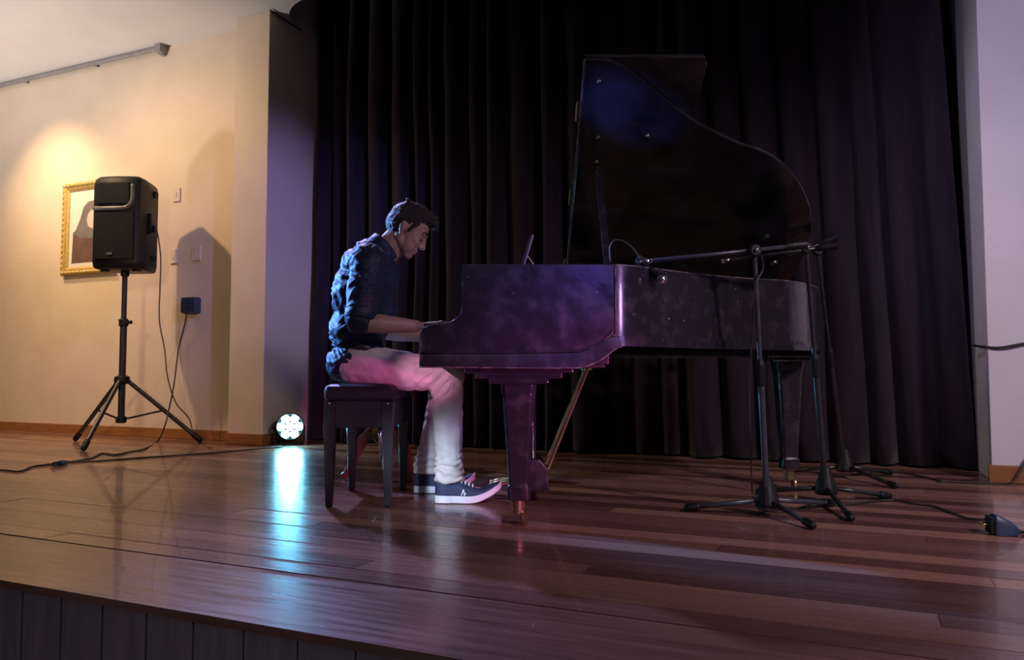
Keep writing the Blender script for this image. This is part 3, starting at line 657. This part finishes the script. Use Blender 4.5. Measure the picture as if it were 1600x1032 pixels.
def swivel_stool():
    c = Vector((-0.66, 4.12, 0)); t = thing('swivel_stool', c, 'old round wooden swivel stool with curved splayed feet behind the bench', 'stool')
    MB().lathe([(0.02, 0.53), (0.12, 0.535), (0.165, 0.525), (0.175, 0.50), (0.165, 0.475), (0.15, 0.47)], c, None, 28).build('seat', 'leather', t, autosmooth=50)
    MB().lathe([(0.15, 0.47), (0.15, 0.45), (0.05, 0.44)], c, None, 28).build('seat_rim', 'stoolwood', t, autosmooth=50)
    MB().lathe([(0.022, 0.47), (0.022, 0.36)], c, None, 14).build('screw', 'blackmetal', t, smooth=True)
    MB().lathe([(0.04, 0.40), (0.065, 0.39), (0.07, 0.35), (0.055, 0.31), (0.085, 0.27), (0.09, 0.23), (0.06, 0.19), (0.03, 0.17), (0.012, 0.15)], c, None, 24).build('column', 'stoolwood', t, smooth=True)
    for a in (185, 305, 65):
        d = Vector((math.cos(rad(a)), math.sin(rad(a)), 0)); sd = Vector((-d.y, d.x, 0))
        prof = [(0.05, 0.265, 0.05), (0.09, 0.25, 0.055), (0.13, 0.215, 0.055), (0.165, 0.15, 0.05), (0.19, 0.085, 0.042), (0.215, 0.035, 0.036), (0.24, 0.018, 0.034)]
        g = []
        for i, (r, z, h) in enumerate(prof):
            p = c + d * r + Vector((0, 0, z)); q = prof[min(i + 1, 6)]; o = prof[max(i - 1, 0)]
            tg = Vector((q[0] - o[0], q[1] - o[1])).normalized(); up = d * (-tg.y) + Vector((0, 0, tg.x)); w_ = 0.020
            if up.z < 0: up = -up
            hh = h / 2
            ring = [p + up * hh + sd * w_, p + up * hh - sd * w_, p - up * hh - sd * w_, p - up * hh + sd * w_]
            for v in ring: v.z = max(v.z, 0.0)
            g.append(ring)
        MB().rings(g).build('foot', 'stoolwood', t, bevel=0.006)
swivel_stool()

# ------------------------------------------------------------------ the pianist
def wrinkle(scale, amp, dirv=None):
    def f(co, n):
        p = Vector((co.x * scale[0], co.y * scale[1], co.z * scale[2]))
        w_ = noise.noise(p) + 0.5 * noise.noise(p * 2.1 + Vector((3, 1, 7)))
        return co + n * (amp * w_)
    return f
def person():
    yc = 3.53
    t = thing('person', (-0.64, yc, 0), 'seated pianist in navy shirt, light trousers and navy sneakers bending over the keys', 'person')
    O = Vector((-0.487, yc, 1.222)); hp = rad(33)
    fx = Vector((math.cos(hp), 0, -math.sin(hp))); up = Vector((math.sin(hp), 0, math.cos(hp))); sd = Vector((0, -1, 0))
    RH = Matrix((fx, -sd, up)).transposed()
    def Hd(f, s, u): return O + fx * f + sd * s + up * u
    J = dict(pel=Vector((-0.705, yc, 0.62)), waist=Vector((-0.705, yc, 0.76)), chest=Vector((-0.690, yc, 0.93)), up=Vector((-0.655, yc, 1.06)), nb=Vector((-0.60, yc, 1.125)),
             hipn=Vector((-0.69, 3.435, 0.605)), hipf=Vector((-0.69, 3.625, 0.605)), kn=Vector((-0.290, 3.40, 0.555)), kf=Vector((-0.31, 3.70, 0.56)),
             an=Vector((-0.272, 3.42, 0.10)), af=Vector((-0.40, 3.70, 0.10)),
             shn=Vector((-0.632, 3.350, 1.060)), shf=Vector((-0.632, 3.710, 1.060)), en=Vector((-0.648, 3.275, 0.785)), ef=Vector((-0.640, 3.775, 0.775)),
             wn=Vector((-0.415, 3.335, 0.772)), wf=Vector((-0.415, 3.72, 0.745)))
    b = MB()
    # torso, neck, arms, legs
    b.ell(J['pel'], (0.12, 0.165, 0.10)); b.ell(J['waist'], (0.105, 0.145, 0.13)); b.ell(J['chest'], (0.115, 0.165, 0.15)); b.ell(J['up'], (0.105, 0.175, 0.09))
    b.capsule(J['nb'] + Vector((-0.015, 0, -0.02)), Hd(-0.022, 0, -0.03), 0.060, 0.055)
    b.capsule(J['nb'] + Vector((0.01, 0, -0.03)), Hd(0.01, 0, -0.045), 0.045, 0.042)
    for s in 'nf':
        b.capsule(J['sh' + s], J['e' + s], 0.052, 0.042); b.capsule(J['hip' + s], J['k' + s], 0.080, 0.055); b.capsule(J['k' + s], J['a' + s], 0.052, 0.036)
        e, w_ = J['e' + s], J['w' + s]; m = e.lerp(w_, 0.35)
        b.capsule(e, m, 0.041, 0.043); b.capsule(m, w_, 0.043, 0.027)
        b.capsule(J['a' + s] + Vector((0, 0, -0.05)), J['a' + s] + Vector((0.13, 0, -0.065)), 0.036, 0.030)
        # hand: palm, four fingers arched onto the keys, thumb on the inner side
        inner = 1 if s == 'n' else -1
        d = Vector((1, 0, 0)); sdv = Vector((0, inner, 0)); kz = 0.728 if s == 'n' else 0.726
        palm = w_ + Vector((0.075, 0.004 * inner, 0.006))
        for q in (-0.026, -0.009, 0.009, 0.026): b.capsule(w_ + Vector((0.012, q * 0.6, 0)), palm + Vector((0.012, q, 0.004 - abs(q) * 0.15)), 0.0165, 0.0145, 10)
        for i, (q, Lf) in enumerate(((0.030, 0.066), (0.010, 0.074), (-0.010, 0.069), (-0.029, 0.054))):     # index..little, inner to outer
            k0 = palm + Vector((0.016, q * inner, 0.002)); sp_ = q * 0.25 * inner
            k1 = k0 + Vector((Lf * 0.42, sp_, 0.008)); k2 = k1 + Vector((Lf * 0.33, sp_ * 0.5, -0.016)); k3 = k2 + Vector((Lf * 0.16, 0, 0)); k3.z = max(kz + 0.0065, k2.z - 0.02)
            b.capsule(k0, k1, 0.0105, 0.0092, 10); b.capsule(k1, k2, 0.0092, 0.0082, 10); b.capsule(k2, k3, 0.0082, 0.0070, 10)
        t0 = w_ + Vector((0.028, 0.024 * inner, -0.006)); t1 = t0 + Vector((0.038, 0.026 * inner, -0.010)); t2 = t1 + Vector((0.036, 0.010 * inner, -0.010))
        b.capsule(t0, t1, 0.0135, 0.0108, 10); b.capsule(t1, t2, 0.0105, 0.0080, 10)
    # head
    b.ell(Hd(-0.008, 0, 0.038), (0.096, 0.074, 0.088), RH)
    b.ell(Hd(0.030, 0, 0.000), (0.062, 0.062, 0.082), RH)
    b.ell(Hd(0.040, 0, -0.055), (0.046, 0.050, 0.050), RH)
    b.ell(Hd(0.066, 0, -0.088), (0.019, 0.022, 0.019), RH)                      # chin
    b.capsule(Hd(-0.012, 0.050, -0.038), Hd(0.058, 0.022, -0.090), 0.020, 0.016, 10); b.capsule(Hd(-0.012, -0.050, -0.038), Hd(0.058, -0.022, -0.090), 0.020, 0.016, 10)
    b.ell(Hd(0.078, 0, 0.030), (0.015, 0.050, 0.012), RH)                       # brow
    b.capsule(Hd(0.084, 0, 0.020), Hd(0.107, 0, -0.024), 0.0085, 0.0105, 10)    # nose
    b.ell(Hd(0.094, 0.011, -0.028), (0.011, 0.008, 0.008), RH); b.ell(Hd(0.094, -0.011, -0.028), (0.011, 0.008, 0.008), RH)
    b.ell(Hd(0.082, 0, -0.052), (0.013, 0.024, 0.0065), RH); b.ell(Hd(0.080, 0, -0.065), (0.012, 0.021, 0.007), RH)   # lips
    for q in (-1, 1):
        b.ell(Hd(0.045, 0.037 * q, -0.046), (0.034, 0.024, 0.044), RH)
        b.ell(Hd(0.060, 0.039 * q, -0.018), (0.024, 0.020, 0.022), RH)          # cheekbone
        b.ell(Hd(-0.010, 0.073 * q, 0.004), (0.016, 0.008, 0.030), RH); b.ell(Hd(-0.006, 0.073 * q, -0.020), (0.009, 0.007, 0.012), RH)   # ear
        b.ell(Hd(-0.018, 0.079 * q, 0.010), (0.012, 0.006, 0.022), RH)
    bake(b, 'body', 'skin', t, 0.0042, 4, 0.5)
    for q in (-1, 1):
        MB().ell(Hd(0.0735, 0.031 * q, 0.008), (0.0105, 0.0115, 0.0105), RH, 14, 10).build('eye', 'eye', t, smooth=True)
        MB().tube(spline([Hd(0.091, 0.012 * q, 0.036), Hd(0.088, 0.030 * q, 0.040), Hd(0.074, 0.048 * q, 0.034)], 4), [0.003] * 2 + [0.0042] * 5 + [0.003] * 2, 8).build('eyebrow', 'hair', t, smooth=True)
        MB().tube(spline([Hd(0.0865, 0.020 * q, 0.004), Hd(0.086, 0.031 * q, 0.002), Hd(0.080, 0.042 * q, 0.003)], 4), 0.0018, 6).build('eyelash', 'hair', t, smooth=True)
    # hair: short sides, fuller top and a quiff over the brow
    h = MB()
    h.ell(Hd(-0.018, 0, 0.052), (0.098, 0.078, 0.084), RH); h.ell(Hd(-0.040, 0, 0.020), (0.076, 0.073, 0.075), RH)
    h.ell(Hd(0.010, 0, 0.098), (0.090, 0.062, 0.046), RH); h.ell(Hd(0.058, 0, 0.100), (0.046, 0.055, 0.032), RH); h.ell(Hd(0.085, -0.005, 0.092), (0.028, 0.045, 0.018), RH)
    for q in (-1, 1): h.capsule(Hd(0.030, 0.062 * q, 0.045), Hd(0.018, 0.068 * q, 0.008), 0.012, 0.007, 8)
    for k in range(26):
        a = random.uniform(-1, 1); f0 = random.uniform(-0.08, 0.07)
        p = Hd(f0, a * 0.05, 0.128 - 0.02 * abs(a)); h.capsule(p, p + fx * 0.028 + up * random.uniform(0.002, 0.012) + sd * a * 0.006, 0.009, 0.004, 8)
    for k in range(7):
        p = Hd(0.085, (k - 3) * 0.012, 0.098); h.capsule(p, p + fx * 0.022 - up * random.uniform(0.002, 0.012), 0.009, 0.004, 8)
    bake(h, 'hair', 'hair', t, 0.0038, 2, 0.4, wrinkle((60, 150, 60), 0.0022))
    # shirt
    s_ = MB()
    s_.ell(J['pel'] + Vector((-0.012, 0, 0.0)), (0.132, 0.182, 0.090)); s_.ell(J['pel'] + Vector((-0.035, 0, -0.030)), (0.100, 0.165, 0.065)); s_.ell(J['waist'] + Vector((0, 0, 0)), (0.128, 0.170, 0.15)); s_.ell(J['chest'], (0.136, 0.182, 0.165)); s_.ell(J['up'] + Vector((-0.008, 0, 0.0)), (0.122, 0.185, 0.098))
    s_.capsule(J['up'] + Vector((0, 0, 0.05)), J['nb'] + Vector((0.005, 0, 0.0)), 0.085, 0.068)
    for s in 'nf':
        sh, e = J['sh' + s], J['e' + s]
        s_.ell(sh.lerp(J['up'], 0.3) + Vector((0, 0, 0.005)), (0.085, 0.09, 0.072)); s_.capsule(sh, sh.lerp(e, 0.93), 0.078, 0.066)
    def swr(co, n):
        q = co.x * 0.55 + co.z                       # folds drape down and forward
        c1 = noise.noise(Vector((co.x * 6, co.y * 5, co.z * 7)))
        r = 1 - abs(noise.noise(Vector((co.x * 5 + 2, co.y * 4, q * 24 + 2.5 * c1))))
        r2 = 1 - abs(noise.noise(Vector((co.x * 16, co.y * 9, (co.z - co.x * 0.8) * 34 + 2 * c1))))
        return co + n * (0.004 * c1 + 0.011 * (r ** 3 - 0.45) + 0.0045 * (r2 ** 3 - 0.45))
    bake(s_, 'shirt', 'shirt', t, 0.006, 5, 0.5, swr)
    # collar stand and the rolled cuffs
    ax = (Hd(-0.02, 0, -0.03) - J['nb']).normalized(); q = ax.to_track_quat('Z', 'Y').to_matrix()
    cm = MB(); g = []
    for r, z in ((0.074, -0.010), (0.073, 0.020), (0.070, 0.046), (0.064, 0.047), (0.066, 0.02), (0.066, -0.01)):
        g.append([J['nb'] + Vector((-0.012, 0, 0.012)) + q @ Vector((r * math.cos(2 * math.pi * j / 28), r * math.sin(2 * math.pi * j / 28), z + 0.006 * math.cos(2 * math.pi * j / 14))) for j in range(28)])
    cm.rings(g, cap=False).build('collar', 'shirt', t, smooth=True)
    for s in 'nf':
        sh, e = J['sh' + s], J['e' + s]; d = (e - sh).normalized(); c0 = sh.lerp(e, 0.80)
        MB().tube([c0, c0 + d * 0.008, c0 + d * 0.045, c0 + d * 0.052], [0.066, 0.071, 0.069, 0.060], 22).build('rolled_cuff', 'shirt', t, smooth=True)
    # trousers
    p = MB()
    p.ell(J['pel'] + Vector((0.015, 0, -0.012)), (0.128, 0.172, 0.092))
    for s in 'nf':
        hj, k, a = J['hip' + s], J['k' + s], J['a' + s]
        p.capsule(hj, hj.lerp(k, 0.5), 0.096, 0.088); p.capsule(hj.lerp(k, 0.5), k, 0.088, 0.074); p.ell(k + Vector((0.006, 0, 0.0)), (0.074, 0.072, 0.076))
        p.capsule(k, k.lerp(a, 0.5), 0.072, 0.066); p.capsule(k.lerp(a, 0.5), a + Vector((-0.004, 0, 0.045)), 0.067, 0.062)
        p.lathe([(0.058, -0.01), (0.064, 0.0), (0.064, 0.05)], a + Vector((-0.006, 0, 0.0)))
    def twr(co, n):
        u = 0
        for k in (J['kn'], J['kf']):
            dz = co - k; r = dz.length
            u += math.exp(-(r / 0.13) ** 2) * math.sin((dz.x * 0.8 - dz.z * 0.9) * 130 + 3 * noise.noise(co * 14)) * (1 if dz.x < 0.02 else 0.15)
        w_ = noise.noise(Vector((co.x * 16, co.y * 12, co.z * 16))); w2 = noise.noise(Vector((co.x * 30 + co.z * 20, co.y * 12, co.z * 26)))
        low = math.exp(-((co.z - 0.15) / 0.06) ** 2) * math.sin(co.z * 190 + 5 * noise.noise(co * 18))
        return co + n * (0.0085 * u + 0.006 * w_ + 0.004 * w2 + 0.006 * low)
    bake(p, 'trousers', 'trouser', t, 0.0058, 5, 0.5, twr)
    # belt at the waist
    g = []
    for dx, z in ((0.128, 0.672), (0.132, 0.676), (0.132, 0.700), (0.128, 0.704)):
        g.append([Vector((J['pel'].x + 0.035 + dx * 0.86 * math.cos(2 * math.pi * j / 36), yc + (dx + 0.040) * math.sin(2 * math.pi * j / 36), z - 0.03 * math.cos(2 * math.pi * j / 36))) for j in range(36)])
    be = MB().rings(g, cap=False).build('belt', 'belt', t, smooth=True)
    MB().box((J['pel'].x + 0.150, yc, 0.658), (0.008, 0.045, 0.03)).build('buckle', 'chrome', be, bevel=0.002)
    # sneakers
    for s in 'nf':
        a = J['a' + s]; hx = a.x - 0.065; y = a.y - (0.0 if s == 'n' else 0.0); Ls = 0.29
        def spring(u): return 0.0 if u < 0.52 else 0.062 * ((u - 0.52) / 0.48) ** 1.8
        def half(u): return 0.034 + 0.012 * math.sin(min(u, 0.25) / 0.25 * math.pi / 2) * 1 if u < 0.25 else (0.040 + 0.010 * math.sin((u - 0.25) / 0.75 * math.pi) if u < 0.8 else 0.046 * math.sqrt(max(0.03, 1 - ((u - 0.8) / 0.205) ** 2)))
        so, upr = [], []
        for i in range(21):
            u = i / 20; x = hx + Ls * u; hw = half(u) + 0.004; zb = 0.001 + spring(u); th = 0.034 - 0.004 * u
            if i == 0: hw *= 0.75
            so.append([Vector((x, y - hw, zb + 0.004)), Vector((x, y - hw * 0.92, zb)), Vector((x, y + hw * 0.92, zb)), Vector((x, y + hw, zb + 0.004)), Vector((x, y + hw * 1.0, zb + th)), Vector((x, y - hw * 1.0, zb + th))])
            if u <= 0.97:
                top = (0.105 if u < 0.28 else 0.105 - 0.058 * min(1, (u - 0.28) / 0.42) ** 0.9) if u < 0.70 else 0.047 - 0.010 * ((u - 0.7) / 0.3)
                if u > 0.9: top *= 0.85
                r = []
                for j in range(13):
                    an = math.pi * j / 12; r.append(Vector((x, y - (hw - 0.004) * math.copysign(abs(math.cos(an)) ** 0.6, math.cos(an)), zb + th - 0.008 + (top - th + 0.012) * math.sin(an) ** 0.75)))
                upr.append(r)
        sh = MB().rings(upr).build('shoe', 'shoe', t, smooth=True, autosmooth=60)
        MB().rings(so).build('sole', 'sole', sh, bevel=0.003)
        for k in range(4):
            u = 0.40 + 0.055 * k; x = hx + Ls * u; z = 0.114 - 0.058 * min(1, (u - 0.28) / 0.42) ** 0.9
            MB().tube(spline([Vector((x, y - 0.026, z - 0.012)), Vector((x, y, z + spring(u) + 0.004)), Vector((x, y + 0.026, z - 0.012))], 4), 0.0035, 6).build('lace', 'sole', sh, smooth=True)
        if s == 'n':
            pts = [(0.40, 0.036), (0.42, 0.050), (0.435, 0.062), (0.445, 0.050), (0.450, 0.036), (0.470, 0.048)]
            MB().tube(spline([Vector((hx + Ls * u, y - half(u) - 0.002, z)) for u, z in pts], 4), 0.003, 6).build('side_mark', 'sole', sh, smooth=True)
person()

# ------------------------------------------------------------------ microphone stands
def mic_stand(base, top, feet, boom0, boom1, label, mic=None, m='greymetal'):
    t = thing('microphone_stand', base, label, 'microphone stand', 'microphone stands by the piano')
    top = Vector(top); b0 = Vector(base)
    axis = (top - b0).normalized(); mid = b0.lerp(top, 0.55)
    MB().tube([b0 + axis * 0.06, mid], 0.0125, 12).build('lower_pole', m, t, autosmooth=50)
    MB().tube([mid - axis * 0.02, top], 0.0085, 12).build('upper_pole', m, t, autosmooth=50)
    R = axis.to_track_quat('Z', 'Y').to_matrix()
    MB().lathe([(0.013, -0.055), (0.018, -0.05), (0.018, 0.03), (0.012, 0.05)], mid, R, 14).build('clutch', 'black', t, autosmooth=40)
    MB().lathe([(0.045, 0.035), (0.048, 0.05), (0.040, 0.085), (0.026, 0.13), (0.016, 0.155)], b0, None, 18).build('leg_hub', 'black', t, autosmooth=40)
    for f in feet:
        f = Vector((f[0], f[1], 0.016)); a = b0 + Vector((0, 0, 0.065)); d = (f - a).normalized()
        l = MB().tube([a + d * 0.02, f], 0.0105, 10).build('leg', 'blackmetal' if m != 'greymetal' else m, t, smooth=True)
        MB().capsule(f - d * 0.04, f, 0.0155, 0.0155, 10).build('rubber_foot', 'black', l, smooth=True)
    boom0, boom1 = Vector(boom0), Vector(boom1)
    MB().lathe([(0.018, -0.02), (0.024, -0.015), (0.024, 0.015), (0.018, 0.02)], top, Matrix.Rotation(rad(90), 3, 'X'), 16).build('boom_clamp', 'black', t, autosmooth=40)
    MB().ell(top + Vector((0, -0.024, 0)), (0.009, 0.009, 0.009), None, 10, 8).build('clamp_knob', 'chrome', t, smooth=True)
    MB().tube([boom0, boom1], 0.008, 10).build('boom_arm', m, t, smooth=True)
    d = (boom1 - boom0).normalized()
    MB().tube([boom0, boom0 + d * 0.06, boom0 + d * 0.09], [0.016, 0.016, 0.009], 12).build('counterweight', 'black', t, autosmooth=40)
    MB().tube([boom1 - d * 0.03, boom1 + d * 0.005], 0.011, 10).build('boom_tip', 'chrome', t, smooth=True)
    return t
# nearest stand, its boom reaching over the piano case
b1 = Vector((1.02, 3.10, 0)); tp1 = at(1179, 392, 2.96)
mic_stand(b1, tp1, [(0.722, 3.195), (1.093, 2.83), (1.36, 3.30)], tp1 + Vector((0.22, 0.05, 0.032)), at(1006, 409, 2.93), 'grey microphone stand nearest the front, its boom reaching over the piano')
b2 = Vector((1.385, 3.42, 0)); tp2 = at(1259, 388, 3.24)
mic_stand(b2, tp2, [(1.30, 2.98), (1.70, 3.50), (1.15, 3.62)], at(1309, 384, 3.18), at(1130, 408, 3.36), 'black microphone stand in the middle with one foot pointing forward', m='blackmetal')
b3 = Vector((1.80, 4.18, 0)); tp3 = at(1277, 392, 3.86)
mic_stand(b3, tp3, [(1.88, 3.80), (2.10, 4.30), (1.55, 4.35)], at(1308, 371, 3.80), at(1205, 412, 3.92), 'black microphone stand farthest back, beside the tail of the piano', m='blackmetal')
# microphone in its clip on the nearest boom
mc = at(1000, 408, 2.92); mh = at(1034, 437, 2.86)
t = thing('microphone', mc, 'small microphone with a chrome head hanging over the side of the piano', 'microphone')
d = (mh - mc).normalized(); R = d.to_track_quat('Z', 'Y').to_matrix(); L_ = (mh - mc).length
MB().lathe([(0.008, 0), (0.011, 0.01), (0.015, L_ * 0.75), (0.019, L_ * 0.85), (0.012, L_ * 0.86)], mc, R, 16).build('microphone_body', 'black', t, autosmooth=40)
MB().ell(mh, (0.021, 0.021, 0.021), None, 16, 10).build('microphone_head', 'chrome', t, smooth=True)
MB().lathe([(0.016, -0.012), (0.022, -0.008), (0.022, 0.012), (0.016, 0.016)], mc, R, 16).build('microphone_clip', 'chrome', t, autosmooth=40)
cable('microphone_cable', [at(954, 410, 2.9), at(953, 388, 2.9), at(960, 376, 2.9), at(976, 378, 2.9), at(992, 392, 2.9), at(1000, 405, 2.9)], 0.003, 'cable', 'thin microphone cable looping above the piano rim')
cable('hanging_cable', [tp1 + Vector((0.02, -0.02, -0.02)), at(1192, 420, 2.95), at(1180, 460, 2.95), at(1172, 600, 3.05), at(1173, 700, 3.1), fl(1176, 770, 0.02), fl(1190, 795, 0.006), fl(1225, 800, 0.006), fl(1262, 790, 0.006)], 0.0035, 'cable', 'thin cable hanging along the nearest microphone stand to the floor')

# ------------------------------------------------------------------ cords and the plug on the right
cable('extension_cord', [fl(1262, 790, 0.006), fl(1320, 789, 0.006), fl(1388, 782, 0.006), fl(1430, 788, 0.006), fl(1460, 792, 0.006), fl(1490, 803, 0.006), fl(1515, 811, 0.006), fl(1548, 812, 0.012)], 0.0045, 'cable', 'dark cord along the floor from the microphone stands to the plug')
pc = fl(1550, 835); t = thing('plug_adapter', pc, 'chunky dark plug adapter lying on the floor at the right', 'plug adapter')
R = Matrix.Rotation(rad(-15), 3, 'Z'); g = []
for x, hy, h in ((0, 0.035, 0.066), (0.012, 0.038, 0.07), (0.055, 0.034, 0.050), (0.075, 0.020, 0.032), (0.085, 0.010, 0.022)):
    g.append([pc + R @ Vector((x, a * hy, z)) for a, z in ((-1, 0.001), (1, 0.001), (1, h * 0.7), (0.7, h), (-0.7, h), (-1, h * 0.7))])
MB().rings(g).build('plug_body', 'bluebox', t, bevel=0.004)
MB().box(pc + R @ Vector((-0.006, 0, 0.034)), (0.014, 0.060, 0.058), R).build('plug_face', 'black', t, bevel=0.003)
for y in (-0.012, 0.012): MB().tube([pc + R @ Vector((-0.012, y, 0.035)), pc + R @ Vector((-0.030, y, 0.035))], 0.0025, 6).build('plug_pin', 'brass', t)
MB().tube([pc + R @ Vector((0.08, 0, 0.012)), pc + R @ Vector((0.10, 0, 0.012))], [0.009, 0.005], 8).build('strain_relief', 'black', t, smooth=True)
cable('black_cord', [pc + R @ Vector((0.10, 0, 0.012)), fl(1600, 832, 0.006), fl(1650, 838, 0.006), fl(1720, 840, 0.006)], 0.005, 'cable', 'black cord leaving the plug adapter towards the right')
cable('back_cord', [fl(1330, 742, 0.006), fl(1400, 738, 0.006), fl(1470, 752, 0.006), W(CR - 0.25, PF + 0.12, 0.006), W(CR - 0.02, PF + 0.10, 0.006), W(CR + 0.08, PF + 0.06, 0.012), W(CR + 0.12, PF + 0.035, 0.07), W(CR + 0.17, PF + 0.02, 0.15), W(CR + 0.30, PF + 0.02, 0.22), W(CR + 0.6, PF + 0.02, 0.24)], 0.005, 'cable', 'cord crossing the floor in front of the curtain and climbing the right wall')
cable('wall_cable', [W(CR - 0.03, 0.10, 0.72), W(CR - 0.012, PF - 0.03, 0.705), W(CR + 0.06, PF + 0.014, 0.70), W(CR + 0.2, PF + 0.014, 0.725), W(CR + 0.5, PF + 0.014, 0.76), W(CR + 1.0, PF + 0.014, 0.78)], 0.007, 'cable', 'dark cable strung along the pale right wall')
